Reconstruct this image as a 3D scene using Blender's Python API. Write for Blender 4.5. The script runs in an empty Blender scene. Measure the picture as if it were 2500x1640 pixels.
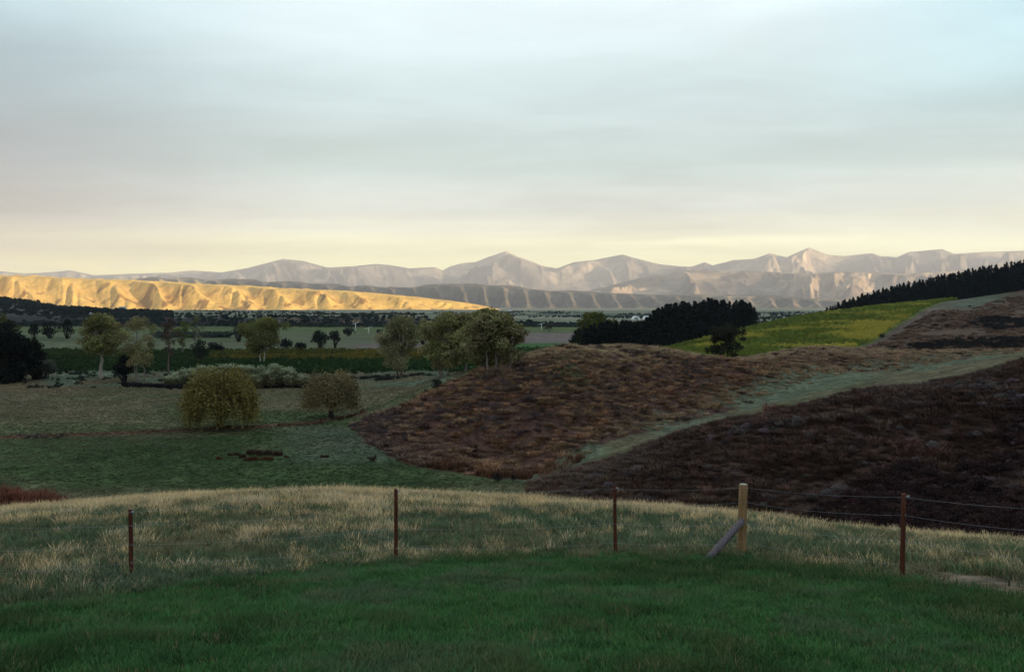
import bpy, math, random
import numpy as np

# ------------------------------------------------------------------ camera, sky, sun, exposure
SC = bpy.context.scene
COL = SC.collection
F, CX, HY = 2430.0, 1250.0, 742.0           # focal length, centre column and horizon row of the 2500 x 1640 photograph
SUN_AZ, SUN_EL = math.radians(133.0), math.radians(6.5)   # clockwise from the viewing direction
SUN_STRENGTH, SKY_STRENGTH, EXPOSURE = 5.0, 0.08, 1.65
HAZE_DENSITY = 5.2e-5

cam_data = bpy.data.cameras.new('camera')
cam_data.sensor_width = 36.0
cam_data.lens = 36.0 * F / 2500.0
cam_data.shift_y = -(820.0 - HY) / 2500.0
cam_data.clip_start, cam_data.clip_end = 0.1, 120000.0
cam = bpy.data.objects.new('camera', cam_data)
cam.location = (0, 0, 0)
cam.rotation_euler = (math.radians(90), 0, 0)
COL.objects.link(cam)
SC.camera = cam

SC.view_settings.view_transform = 'Standard'
SC.view_settings.look = 'None'
SC.view_settings.gamma = 1.0
SC.view_settings.use_curve_mapping = False
SC.view_settings.exposure = EXPOSURE
SC.cycles.use_denoising = True
SC.cycles.max_bounces = 5
SC.cycles.diffuse_bounces = 2
SC.cycles.glossy_bounces = 1
SC.cycles.transmission_bounces = 2
SC.cycles.transparent_max_bounces = 6
SC.cycles.volume_bounces = 0


def lin(r, g, b):
    f = lambda c: c / 12.92 if c <= 0.04045 else ((c + 0.055) / 1.055) ** 2.4
    return np.array([f(r / 255.0), f(g / 255.0), f(b / 255.0)])


class Nodes:
    """small helper to wire shader nodes"""
    def __init__(self, tree):
        self.t = tree
        tree.nodes.clear()

    def n(self, typ, **kw):
        nd = self.t.nodes.new(typ)
        for k, v in kw.items():
            setattr(nd, k, v)
        return nd

    def l(self, a, b):
        self.t.links.new(a, b)

    def val(self, sock, v):
        if hasattr(v, 'is_linked') or isinstance(v, bpy.types.NodeSocket):
            self.l(v, sock)
        else:
            sock.default_value = v

    def math(self, op, a, b=0.0, c=None, clamp=False):
        nd = self.n('ShaderNodeMath', operation=op, use_clamp=clamp)
        self.val(nd.inputs[0], a)
        self.val(nd.inputs[1], b)
        if c is not None:
            self.val(nd.inputs[2], c)
        return nd.outputs[0]

    def maprange(self, v, a, b, c, d, smooth=True):
        nd = self.n('ShaderNodeMapRange', interpolation_type='SMOOTHSTEP' if smooth else 'LINEAR')
        self.val(nd.inputs['Value'], v)
        for nm, x in (('From Min', a), ('From Max', b), ('To Min', c), ('To Max', d)):
            self.val(nd.inputs[nm], x)
        return nd.outputs['Result']

    def noise(self, vec, scale, detail=3.0, rough=0.55, dist=0.0):
        nd = self.n('ShaderNodeTexNoise')
        if vec is not None:
            self.l(vec, nd.inputs['Vector'])
        nd.inputs['Scale'].default_value = scale
        nd.inputs['Detail'].default_value = detail
        nd.inputs['Roughness'].default_value = rough
        nd.inputs['Distortion'].default_value = dist
        return nd.outputs['Fac']

    def mix(self, f, a, b, blend='MIX'):
        nd = self.n('ShaderNodeMix', data_type='RGBA', blend_type=blend)
        self.val(nd.inputs[0], f)
        self.val(nd.inputs[6], a)
        self.val(nd.inputs[7], b)
        return nd.outputs[2]

    def ramp(self, f, stops):
        nd = self.n('ShaderNodeValToRGB')
        nd.color_ramp.interpolation = 'EASE'
        el = nd.color_ramp.elements
        while len(el) < len(stops):
            el.new(0.5)
        for e, (p, c) in zip(el, stops):
            e.position = p
            e.color = (c[0], c[1], c[2], 1)
        self.val(nd.inputs[0], f)
        return nd.outputs[0]


world = bpy.data.worlds.new('World')
SC.world = world
world.use_nodes = True
W = Nodes(world.node_tree)
sky = W.n('ShaderNodeTexSky', sky_type='NISHITA')
sky.sun_disc = False
sky.sun_elevation = SUN_EL
sky.sun_rotation = SUN_AZ
sky.altitude = 100.0
sky.air_density = 1.2
sky.dust_density = 2.5
tc = W.n('ShaderNodeTexCoord')
sep = W.n('ShaderNodeSeparateXYZ')
W.l(tc.outputs['Generated'], sep.inputs[0])
dx, dy, dz = sep.outputs
hor = W.math('SQRT', W.math('ADD', W.math('MULTIPLY', dx, dx), W.math('MULTIPLY', dy, dy)))
side = W.math('DIVIDE', dx, W.math('MAXIMUM', hor, 1e-4))           # -1 left, +1 right
elev = W.math('MAXIMUM', dz, 0.0)
# altostratus sheet seen from below: colours by height above the horizon for its left, middle and right
ES = 2.0 ** (-EXPOSURE) / SKY_STRENGTH
K = lambda r, g, b, k=1.34: lin(r, g, b) * ES * k
NORM = 1.0
mid = W.ramp(elev, [(0.0, K(250, 247, 165, 2.6)), (0.030, K(250, 248, 172, 2.45)), (0.058, K(240, 240, 192, 1.9)), (0.075, K(222, 225, 205, 1.55)), (0.098, K(202, 212, 208, 1.42)),
                    (0.14, K(184, 205, 206)), (0.20, K(202, 223, 228)), (0.285, K(226, 243, 249)), (0.6, K(205, 226, 238)), (1.0, K(190, 212, 228))])
lef = W.ramp(elev, [(0.0, K(244, 230, 138, 2.4)), (0.030, K(246, 230, 134, 2.05)), (0.052, K(198, 190, 158, 1.5)), (0.085, K(156, 156, 160)),
                    (0.14, K(140, 150, 162)), (0.21, K(146, 168, 180)), (0.285, K(178, 206, 215)), (0.6, K(182, 207, 218)), (1.0, K(185, 206, 222))])
rig = W.ramp(elev, [(0.0, K(246, 245, 182, 2.45)), (0.04, K(246, 246, 194, 2.2)), (0.07, K(234, 237, 214, 1.65)), (0.10, K(212, 222, 215)),
                    (0.145, K(190, 211, 213)), (0.20, K(184, 217, 225)), (0.285, K(182, 219, 230)), (0.6, K(184, 212, 228)), (1.0, K(185, 208, 225))])
c1 = W.mix(W.maprange(side, -0.52, -0.12, 1.0, 0.0), mid, lef)
c2 = W.mix(W.maprange(side, 0.22, 0.50, 0.0, 1.0), c1, rig)
# sheet coordinates: the view direction met with a level cloud base
den = W.math('ADD', elev, 0.045)
comb = W.n('ShaderNodeCombineXYZ')
W.l(W.math('DIVIDE', dx, den), comb.inputs[0])
W.l(W.math('DIVIDE', dy, den), comb.inputs[1])
mp = W.n('ShaderNodeMapping')
mp.inputs['Rotation'].default_value = (0, 0, math.radians(-38))
mp.inputs['Scale'].default_value = (0.6, 1.0, 1.0)
W.l(comb.outputs[0], mp.inputs['Vector'])
n_big = W.noise(mp.outputs[0], 0.42, 4.0, 0.5, 0.6)
n_fine = W.noise(mp.outputs[0], 1.7, 5.0, 0.6, 0.8)
streak = W.math('ADD', W.math('MULTIPLY', W.maprange(n_big, 0.33, 0.68, -1.0, 1.0), 0.11),
                W.math('MULTIPLY', W.maprange(n_fine, 0.3, 0.7, -1.0, 1.0), 0.055))
gain = W.math('ADD', 1.0, streak)
gcol = W.n('ShaderNodeCombineXYZ')
for i in range(3):
    W.l(gain, gcol.inputs[i])
c3 = W.mix(1.0, c2, gcol.outputs[0], 'MULTIPLY')
# low cumulus bank lying along the ranges, left of the middle
ang = W.n('ShaderNodeCombineXYZ')
W.l(W.math('MULTIPLY', side, 9.0), ang.inputs[0])
W.l(W.math('MULTIPLY', elev, 42.0), ang.inputs[1])
puff = W.noise(ang.outputs[0], 1.3, 5.0, 0.6, 0.3)
pm = W.math('MULTIPLY', W.maprange(puff, 0.50, 0.66, 0.0, 0.55),
            W.math('MULTIPLY', W.maprange(elev, 0.030, 0.052, 1.0, 0.0), W.maprange(side, -0.3, 0.35, 1.0, 0.45)))
c4 = W.mix(pm, c3, (*K(250, 244, 214), 1.0))
c5 = W.mix(0.10, c4, sky.outputs[0])
bg = W.n('ShaderNodeBackground')
bg.inputs['Strength'].default_value = SKY_STRENGTH
W.l(c5, bg.inputs['Color'])
wo = W.n('ShaderNodeOutputWorld')
W.l(bg.outputs[0], wo.inputs['Surface'])

sun_data = bpy.data.lights.new('sun', 'SUN')
sun_data.energy = SUN_STRENGTH
sun_data.angle = math.radians(0.5)
sun_data.color = (1.0, 0.76, 0.47)
sun = bpy.data.objects.new('sun', sun_data)
SDIR = np.array([math.sin(SUN_AZ) * math.cos(SUN_EL), math.cos(SUN_AZ) * math.cos(SUN_EL), math.sin(SUN_EL)])
from mathutils import Vector
sun.rotation_euler = Vector(SDIR).to_track_quat('Z', 'Y').to_euler()
COL.objects.link(sun)

# ------------------------------------------------------------------ small tools
rng = np.random.default_rng(7)


def _hash(ix, iy, seed):
    h = (ix.astype(np.int64) * 374761393 + iy.astype(np.int64) * 668265263 + seed * 974711) & 0x7fffffff
    h = ((h ^ (h >> 13)) * 1274126177) & 0x7fffffff
    return ((h ^ (h >> 16)) & 0xffff) / 65535.0


def vnoise(x, y, seed=0):
    x, y = np.asarray(x, float), np.asarray(y, float)
    ix, iy = np.floor(x), np.floor(y)
    fx, fy = x - ix, y - iy
    fx = fx * fx * fx * (fx * (fx * 6 - 15) + 10)
    fy = fy * fy * fy * (fy * (fy * 6 - 15) + 10)
    a, b = _hash(ix, iy, seed), _hash(ix + 1, iy, seed)
    c, d = _hash(ix, iy + 1, seed), _hash(ix + 1, iy + 1, seed)
    return (a + (b - a) * fx) * (1 - fy) + (c + (d - c) * fx) * fy


def fbm(x, y, seed=0, octv=4, gain=0.5):
    s, a, t = 0.0, 1.0, 0.0
    for i in range(octv):
        s = s + a * (vnoise(x, y, seed + i * 17) * 2 - 1)
        t += a
        a *= gain
        x, y = x * 2.03 + 5.1, y * 2.03 - 3.7
    return s / t


def ss(x, a, b):
    t = np.clip((np.asarray(x, float) - a) / (b - a), 0, 1)
    return t * t * (3 - 2 * t)


def mesh_obj(name, V, faces, mat, parent=None, vcol=None, smooth=True, loc=None):
    """V (n,3); faces: list of int arrays (k, m) with m corners"""
    V = np.asarray(V, np.float32)
    me = bpy.data.meshes.new(name)
    me.vertices.add(len(V))
    me.vertices.foreach_set('co', V.ravel())
    flat = np.concatenate([f.ravel() for f in faces]).astype(np.int32)
    tot = np.concatenate([np.full(len(f), f.shape[1]) for f in faces]).astype(np.int32)
    me.loops.add(len(flat))
    me.loops.foreach_set('vertex_index', flat)
    me.polygons.add(len(tot))
    start = np.concatenate([[0], np.cumsum(tot)[:-1]]).astype(np.int32)
    me.polygons.foreach_set('loop_start', start)
    me.polygons.foreach_set('use_smooth', np.full(len(tot), smooth))
    me.update(calc_edges=True)
    if vcol is not None:
        at = me.attributes.new('Col', 'FLOAT_COLOR', 'POINT')
        c = np.ones((len(V), 4), np.float32)
        c[:, :3] = vcol
        at.data.foreach_set('color', c.ravel())
    if mat is not None:
        me.materials.append(mat)
    o = bpy.data.objects.new(name, me)
    COL.objects.link(o)
    if parent is not None:
        o.parent = parent
    if loc is not None:
        o.location = loc
    return o


def tag(o, label=None, cat=None, group=None, kind=None):
    for k, v in (('label', label), ('category', cat), ('group', group), ('kind', kind)):
        if v:
            o[k] = v
    return o


def empty(name, loc, rz=0.0):
    o = bpy.data.objects.new(name, None)
    o.location = loc
    o.rotation_euler = (0, 0, rz)
    o.empty_display_size = 0.5
    COL.objects.link(o)
    return o


def tube(path, radii, n=7, cap=True):
    """tapered tube along a polyline -> (V, quads)"""
    P = np.asarray(path, float)
    R = np.broadcast_to(np.asarray(radii, float), (len(P),))
    T = np.gradient(P, axis=0)
    T /= np.linalg.norm(T, axis=1)[:, None] + 1e-9
    ref = np.array([0.31, 0.95, 0.05])
    A = np.cross(T, ref)
    A /= np.linalg.norm(A, axis=1)[:, None] + 1e-9
    B = np.cross(T, A)
    th = np.linspace(0, 2 * math.pi, n, endpoint=False)
    V = P[:, None] + R[:, None, None] * (np.cos(th)[None, :, None] * A[:, None] + np.sin(th)[None, :, None] * B[:, None])
    V = V.reshape(-1, 3)
    i = np.arange(len(P) - 1)[:, None] * n
    j = np.arange(n)[None]
    q = np.stack([i + j, i + (j + 1) % n, i + n + (j + 1) % n, i + n + j], -1).reshape(-1, 4)
    if cap:
        V = np.vstack([V, P[:1], P[-1:]])
        k = len(V) - 2
        a = np.arange(n)
        c0 = np.stack([np.full(n, k), (a + 1) % n, a, a], -1)[:, :3]
        e = (len(P) - 1) * n
        c1 = np.stack([np.full(n, k + 1), e + a, e + (a + 1) % n], -1)
        return V, q, np.vstack([c0, c1])
    return V, q, np.zeros((0, 3), int)


class Geo:
    """collects pieces of one mesh"""
    def __init__(self):
        self.V, self.Q, self.T, self.C, self.k = [], [], [], [], 0

    def add(self, V, q=None, t=None, col=None):
        V = np.asarray(V, float)
        if q is not None and len(q):
            self.Q.append(np.asarray(q) + self.k)
        if t is not None and len(t):
            self.T.append(np.asarray(t) + self.k)
        self.V.append(V)
        self.C.append(np.broadcast_to(np.asarray(col if col is not None else (1, 1, 1), float), (len(V), 3)))
        self.k += len(V)

    def tube(self, path, radii, n=7, col=None):
        V, q, t = tube(path, radii, n)
        self.add(V, q, t, col)

    def build(self, name, mat, parent=None, smooth=True, loc=None):
        faces = []
        if self.Q:
            faces.append(np.vstack(self.Q))
        if self.T:
            faces.append(np.vstack(self.T))
        return mesh_obj(name, np.vstack(self.V), faces, mat, parent, np.vstack(self.C), smooth, loc)


# ------------------------------------------------------------------ materials
def material(name):
    m = bpy.data.materials.new(name)
    m.use_nodes = True
    return m, Nodes(m.node_tree)


def finish(N, base, rough=0.9, bump=None, bstr=0.4, bdist=0.1, spec=0.15, translucent=0.0):
    p = N.n('ShaderNodeBsdfPrincipled')
    N.val(p.inputs['Base Color'], base)
    p.inputs['Roughness'].default_value = rough
    p.inputs['Specular IOR Level'].default_value = spec
    if bump is not None:
        b = N.n('ShaderNodeBump')
        b.inputs['Strength'].default_value = bstr
        b.inputs['Distance'].default_value = bdist
        N.l(bump, b.inputs['Height'])
        N.l(b.outputs[0], p.inputs['Normal'])
    out = N.n('ShaderNodeOutputMaterial')
    sh = p.outputs[0]
    if translucent:
        tr = N.n('ShaderNodeBsdfTranslucent')
        N.val(tr.inputs['Color'], base)
        mx = N.n('ShaderNodeMixShader')
        mx.inputs[0].default_value = translucent
        N.l(sh, mx.inputs[1])
        N.l(tr.outputs[0], mx.inputs[2])
        sh = mx.outputs[0]
    N.l(sh, out.inputs['Surface'])


def ground_mat(name, scales, amt=0.5, bump_scale=None, bstr=0.5, bdist=0.1):
    """mesh colours broken up by object space noise at the given scales (per metre)"""
    m, N = material(name)
    at = N.n('ShaderNodeAttribute', attribute_name='Col')
    tcn = N.n('ShaderNodeTexCoord')
    v = tcn.outputs['Object']
    base = at.outputs['Color']
    for s, a in zip(scales, amt):
        f = N.maprange(N.noise(v, s, 4.0, 0.6), 0.32, 0.68, 1.0 - a, 1.0 + a)
        cc = N.n('ShaderNodeCombineXYZ')
        for i in range(3):
            N.l(f, cc.inputs[i])
        base = N.mix(1.0, base, cc.outputs[0], 'MULTIPLY')
    bm = N.noise(v, bump_scale, 5.0, 0.65) if bump_scale else None
    finish(N, base, 0.95, bm, bstr, bdist, 0.05)
    return m


def inst_mat(name, translucent=0.2, var=0.25):
    m, N = material(name)
    at = N.n('ShaderNodeAttribute', attribute_name='col', attribute_type='INSTANCER')
    at2 = N.n('ShaderNodeAttribute', attribute_name='Col')
    base = N.mix(1.0, at.outputs['Color'], at2.outputs['Color'], 'MULTIPLY')
    finish(N, base, 0.85, spec=0.1, translucent=translucent)
    return m


def leaf_mat(name, translucent=0.2):
    m, N = material(name)
    at = N.n('ShaderNodeAttribute', attribute_name='Col')
    finish(N, at.outputs['Color'], 0.85, spec=0.1, translucent=translucent)
    return m


def wood_mat(name, c1, c2, scale=(30, 30, 3), bstr=0.6, bdist=0.01, rough=0.85):
    m, N = material(name)
    tcn = N.n('ShaderNodeTexCoord')
    mp = N.n('ShaderNodeMapping')
    mp.inputs['Scale'].default_value = scale
    N.l(tcn.outputs['Object'], mp.inputs['Vector'])
    f = N.noise(mp.outputs[0], 1.0, 6.0, 0.65, 0.4)
    col = N.mix(N.maprange(f, 0.3, 0.7, 0.0, 1.0), (*c1, 1), (*c2, 1))
    finish(N, col, rough, f, bstr, bdist, 0.2)
    return m


M_NEAR = ground_mat('soil_and_turf', (3.0, 0.6), (0.45, 0.25), 9.0, 0.6, 0.05)
M_VALLEY = ground_mat('valley_pasture', (1.1, 0.22, 0.03), (0.35, 0.25, 0.15), 1.6, 0.5, 0.15)
M_HILL = ground_mat('tussock_ground', (1.6, 0.35), (0.4, 0.3), 1.8, 0.8, 0.25)
M_PLAIN = ground_mat('far_plain', (0.03, 0.008), (0.25, 0.2))
M_GOLD = ground_mat('dry_hill_grass', (0.06, 0.012), (0.12, 0.12), 0.03, 0.6, 8.0)
M_RANGE = ground_mat('range_scrub', (0.02, 0.005), (0.3, 0.25), 0.012, 0.7, 18.0)
M_MOUNT = ground_mat('mountain_rock', (0.006, 0.0015), (0.25, 0.25), 0.004, 0.8, 60.0)
M_INST = inst_mat('grass_blades', 0.25)
M_INST_W = inst_mat('woody_tussock', 0.1)
M_LEAF = leaf_mat('leaves', 0.22)
M_NEEDLE = leaf_mat('pine_needles', 0.05)
M_BARK = leaf_mat('bark', 0.0)
M_POST = wood_mat('rust_brown_post', (0.050, 0.014, 0.008), (0.115, 0.034, 0.017), (60, 60, 4), 0.5, 0.006)
M_STRAIN = wood_mat('tan_timber', (0.20, 0.10, 0.042), (0.34, 0.21, 0.10), (40, 40, 2.5), 0.7, 0.01)
M_STAY = wood_mat('grey_timber', (0.07, 0.055, 0.065), (0.17, 0.135, 0.14), (40, 40, 2.5), 0.7, 0.01)
M_CUT = wood_mat('weathered_end_grain', (0.40, 0.36, 0.29), (0.55, 0.50, 0.41), (90, 90, 90), 0.5, 0.004)
m, N = material('galvanised_wire')
finish(N, (0.34, 0.34, 0.37, 1), 0.55, spec=0.4)
N.t.nodes['Principled BSDF'].inputs['Metallic'].default_value = 0.6
M_WIRE = m
m, N = material('white_paint')
finish(N, (0.8, 0.8, 0.78, 1), 0.6)
M_WHITE = m
m, N = material('grey_metal')
finish(N, (0.25, 0.26, 0.27, 1), 0.5)
M_GREY = m
m, N = material('pale_gravel')
finish(N, (0.34, 0.33, 0.33, 1), 0.95)
M_GRAVEL = m

# ------------------------------------------------------------------ the lie of the land
# Survey lines running across the view. Each is (columns, depth, height); a column is the bearing given as the
# photograph's column, so a bearing's tangent is (column - CX) / F; heights are metres below or above the eye.
def zpx(row, depth):
    return (HY - np.asarray(row, float)) / F * np.asarray(depth, float)


XS = np.arange(-1700, 4201, 20.0)


def line(cols, depth, z):
    return np.interp(XS, cols, depth), np.interp(XS, cols, z)


def smooth_line(L, k=5):
    w = np.hanning(k + 2)[1:-1]
    w /= w.sum()
    f = lambda a: np.convolve(np.pad(a, k // 2, 'edge'), w, 'valid')
    return f(L[0]), f(L[1])


LN = []
LN.append(line([0], [-40.0], [-0.6]))
LN.append(line([0], [0.0], [-2.2]))
LN.append(line([0], [8.0], [-3.16]))
LN.append(line([0], [15.5], [-4.06]))
cx = [0, 200, 530, 800, 1000, 1300, 1600, 1900, 2100, 2300, 2500]
cd = np.array([29, 30, 31, 32, 32, 31, 30, 28, 27, 26, 25], float)
cy = np.array([1254, 1234, 1214, 1204, 1212, 1225, 1244, 1272, 1298, 1322, 1336], float)
LN.append(line(cx, cd, zpx(cy, cd)))                                                     # crest of the near slope
LN.append(line([1000, 1310, 1500, 1800, 2500], [62, 60, 52, 46, 42], [-14.2, -13.7, -13.2, -12.7, -11.7]))   # its foot
ex = [1150, 1310, 1400, 1500, 1600, 1700, 1800, 1900, 2000, 2100, 2200, 2300, 2400, 2500, 2900]
ed = np.array([76, 71, 70, 70, 70.5, 71, 71, 71.5, 72, 73, 74, 75, 75.5, 76, 78], float)
ey = np.array([1200, 1190, 1157, 1126, 1097, 1068, 1040, 1013, 994, 976, 960, 940, 914, 886, 820], float)
LN.append(smooth_line(line(ex, ed, np.maximum(zpx(ey, ed), -14.3))))                     # dark hillside crest
fx = [300, 865, 900, 950, 1000, 1100, 1200, 1300, 1400, 1600, 1800, 2000, 2200, 2500]
fy = np.array([1047, 1047, 1085, 1112, 1130, 1142, 1158, 1165, 1128, 1060, 1000, 945, 905, 860], float)
fd = np.array([113, 113, 100.6, 93, 89, 86, 83, 83, 88, 104, 120, 140, 160, 192], float)
LN.append(smooth_line(line(fx, fd, zpx(fy, fd))))                                        # gully
gx = [300, 840, 865, 900, 1000, 1100, 1200, 1300, 1390, 1450, 1530, 1620, 1700, 1780, 1850, 1920, 1990, 2070, 2150, 2300, 2500]
gd = np.array([119, 119, 118, 116, 117, 119, 121, 123, 125, 128, 134, 142, 150, 157, 165, 175, 185, 190, 195, 200, 207], float)
gy = np.array([1034, 1034, 1036, 1023, 979, 935, 897, 875, 865, 867, 877, 887, 889, 883, 873, 860, 851, 851, 856, 860, 856], float)
LN.append(smooth_line(line(gx, gd, zpx(gy, gd)), 3))                                     # tussock hill crest
LN.append(line([0, 840, 1900, 2150, 2500], [205, 205, 235, 250, 262], [-14.75, -14.75, -15.0, -13.9, -13.0]))
LN.append(line([0, 1500, 1900, 2150, 2500], [300, 292, 300, 310, 320], [-15.1, -15.3, -15.0, -13.4, -11.6]))
jx = [0, 1400, 1560, 1700, 1850, 2010, 2200, 2340, 2500, 3000]
jd = np.array([420, 400, 350, 392, 440, 480, 520, 545, 552, 560], float)
jz = np.array([-15.6, -15.6, -15.6, -14.6, -9.9, -5.1, -0.6, 2.2, 3.4, 10.0])
LN.append(line(jx, jd, jz))                                                              # vineyard brow
LN.append(line([0, 1560, 1850, 2010, 2200, 2340, 2500, 3000], jd[0] + np.array([60, 60, 90, 120, 160, 190, 200, 210]),
               [-16.0, -16.2, -14.5, -13.5, -4.5, 2.6, 9.5, 25]))
LN.append(line([0, 1850, 2010, 2200, 2340, 2500, 3000], [600, 620, 650, 660, 690, 700, 720], [-17.0, -17.0, -15.5, -5.0, 3.5, 13, 32]))
LN.append(line([0, 1850, 2200, 2500, 3000], [800, 830, 850, 880, 900], [-17.9, -18, -17, -8, 5]))     # bluff foot
LN.append(line([0, 1000, 1400, 1500], [850, 850, 900, 950], [-12.0, -12.0, -17.8, -18.3]))  # bluff top
LN.append(line([0, 60, 100, 150, 260, 400, 700, 1200, 2500], [1550] * 9, [8.0, 3.0, -2.0, -6.5, -9.5, -12.4, -14.2, -17, -20]))
LN.append(line([0, 200, 500, 1200, 2500], [2300, 2300, 2300, 2300, 2300], [-8, -14, -17, -19, -23]))
LN.append(line([0], [4600.0], [-28.5]))
LN.append(line([0], [15000.0], [-40.0]))
LN.append(line([0], [60000.0], [-60.0]))
LD = np.array([l[0] for l in LN])
LZ = np.array([l[1] for l in LN])
for k in range(1, len(LD)):
    LD[k] = np.maximum(LD[k], LD[k - 1] + 0.5)


def pchip_slopes(D, Zv):
    h = np.diff(D, axis=0)
    d = np.diff(Zv, axis=0) / h
    m = np.zeros_like(Zv)
    w1, w2 = 2 * h[1:] + h[:-1], h[1:] + 2 * h[:-1]
    same = d[1:] * d[:-1] > 0
    with np.errstate(divide='ignore', invalid='ignore'):
        hm = (w1 + w2) / (w1 / d[:-1] + w2 / d[1:])
    m[1:-1] = np.where(same, hm, 0.0)
    m[0], m[-1] = d[0], d[-1]
    return m


LM = pchip_slopes(LD, LZ)


def base_height(u, Y):
    """smooth surface through the survey lines; u tangent of bearing, Y depth"""
    u, Y = np.broadcast_arrays(np.asarray(u, float), np.asarray(Y, float))
    sh = u.shape
    u, Y = u.ravel(), Y.ravel()
    f = np.clip((u * F + CX - XS[0]) / 20.0, 0, len(XS) - 1.001)
    i = f.astype(int)
    w = f - i
    out = np.zeros(len(u))
    for s in range(0, len(u), 200000):
        e = slice(s, s + 200000)
        D = LD[:, i[e]] * (1 - w[e]) + LD[:, i[e] + 1] * w[e]
        Zv = LZ[:, i[e]] * (1 - w[e]) + LZ[:, i[e] + 1] * w[e]
        Mv = LM[:, i[e]] * (1 - w[e]) + LM[:, i[e] + 1] * w[e]
        k = np.clip((D < Y[e]).sum(0) - 1, 0, len(LN) - 2)
        j = np.arange(D.shape[1])
        h = D[k + 1, j] - D[k, j]
        t = np.clip((Y[e] - D[k, j]) / h, 0, 1)
        z0, z1, m0, m1 = Zv[k, j], Zv[k + 1, j], Mv[k, j], Mv[k + 1, j]
        out[e] = ((2 * t**3 - 3 * t**2 + 1) * z0 + (t**3 - 2 * t**2 + t) * h * m0 + (-2 * t**3 + 3 * t**2) * z1 + (t**3 - t**2) * h * m1)
    return out.reshape(sh)


def bump_line(X, Y, p, q, rad, amp):
    """a rounded spur between two points"""
    p, q = np.array(p, float), np.array(q, float)
    d = q - p
    t = np.clip(((X - p[0]) * d[0] + (Y - p[1]) * d[1]) / (d @ d), 0, 1)
    r2 = (X - p[0] - t * d[0])**2 + (Y - p[1] - t * d[1])**2
    return amp * (1 - 0.35 * t) * np.exp(-r2 / (rad * rad))


def at_col(col, depth):
    return ((col - CX) / F * depth, depth)


S2 = SDIR[:2] / np.linalg.norm(SDIR[:2])
SHADE_RIDGE_H = 640.0  # height of the out-of-view range added to cast shade


def height(X, Y):
    X, Y = np.broadcast_arrays(np.asarray(X, float), np.asarray(Y, float))
    r = np.hypot(X, Y)
    th = np.arctan2(X, Y)
    lim = math.radians(49.0)
    tc_ = np.clip(th, -lim, lim)
    back = ss(np.abs(th), math.radians(58), math.radians(105))
    z = base_height(np.tan(tc_), r * np.cos(tc_))
    zb = -2.2 + 0.07 * np.minimum(r, 900) + 0.02 * r * fbm(X * 0.006, Y * 0.006, 41)
    z = z * (1 - back) + zb * back
    # relief
    fw = 1 - back
    z = z + fw * (0.10 * ss(r, 4, 20) * fbm(X * 0.35, Y * 0.35, 3, 3) + ss(r, 30, 80) * 0.35 * fbm(X * 0.05, Y * 0.05, 4, 4)
                  * np.where(r < 1000, 1, 0.5))
    u = X / np.maximum(Y, 1.0)
    px = CX + F * u
    onhill = ss(px, 880, 1010) * ss(Y, 84, 100) * (1 - ss(Y, 215, 260)) * (Y > 1) * (1 - back)
    z = z + onhill * (0.55 * fbm(X * 0.11, Y * 0.11, 9, 3) + 0.10 * np.sin(z * 5.0 + 3 * fbm(X * .05, Y * .05, 12)))
    dark = ss(px, 1330, 1480) * ss(Y, 48, 56) * (1 - ss(Y, 76, 90)) * (Y > 1) * (1 - back)
    z = z + dark * 0.5 * fbm(X * 0.14, Y * 0.14, 14, 3)
    # spurs on the tussock hill
    z = z + bump_line(X, Y, at_col(1395, 121), at_col(1440, 98), 7.0, 1.5)
    z = z + bump_line(X, Y, at_col(1660, 140), at_col(1960, 148), 11.0, 2.3)
    z = z + bump_line(X, Y, at_col(1130, 112), at_col(1080, 98), 6.0, 0.8)
    z = z - bump_line(X, Y, at_col(1230, 92), at_col(1270, 90), 4.0, 1.2)                # slip scar at the toe
    # brown bank at the left behind the near crest
    z = z + bump_line(X, Y, at_col(-260, 46), at_col(30, 46), 4.0, 3.1) * (px < 400)
    # unseen range added right of and behind the frame so its shadow covers the valley
    c = S2 * 1900.0
    dd = np.array([S2[1], -S2[0]]) * -1.0
    along = (X - c[0]) * dd[0] + (Y - c[1]) * dd[1]
    across = (X - c[0]) * S2[0] + (Y - c[1]) * S2[1]
    hr = SHADE_RIDGE_H * (0.94 + 0.10 * fbm(along / 700.0, along * 0 + 2.0, 23, 3)) * (1 - ss(np.abs(along - 300), 6200, 8200))
    z = z + hr * np.exp(-(np.abs(across) / 760.0)**2.4) * ss(back, 0.0, 0.25)
    return z


def ground(px, Y):
    X = (px - CX) / F * Y
    return np.array([X, Y, float(height(X, Y))])


def ground_px(px, py, y0=6.0, y1=3000.0):
    """the point of the ground that the photograph shows at (px, py)"""
    Y = np.exp(np.linspace(math.log(y0), math.log(y1), 4000))
    X = (px - CX) / F * Y
    z = height(X, Y)
    ray = (HY - py) / F * Y
    k = np.argmax(z >= ray)
    return np.array([X[k], Y[k], z[k]])


# ------------------------------------------------------------------ ground cover colours
A_LAWN = np.array([0.064, 0.148, 0.046])
A_DRY = np.array([0.30, 0.23, 0.13])
A_SOIL = np.array([0.060, 0.070, 0.040])
A_PAST = np.array([0.118, 0.095, 0.054])
A_GREEN = np.array([0.040, 0.060, 0.021])
A_FROST = np.array([0.120, 0.140, 0.092])
A_TUSS = np.array([0.068, 0.034, 0.025])
A_DARK = np.array([0.052, 0.030, 0.026])
A_VINE = np.array([0.075, 0.105, 0.022])
A_VINEY = np.array([0.21, 0.165, 0.028])
A_CROP = np.array([0.028, 0.062, 0.020])
def hill_back(px):
    return np.interp(px, gx, gd) + np.interp(px, [865, 1250, 1500, 1900, 2300], [2, 5, 22, 36, 45])


A_PINK = np.array([0.145, 0.108, 0.095])


def mixc(c, m, a):
    m = np.asarray(m)[:, None]
    return c * (1 - m) + np.asarray(a) * m


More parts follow.
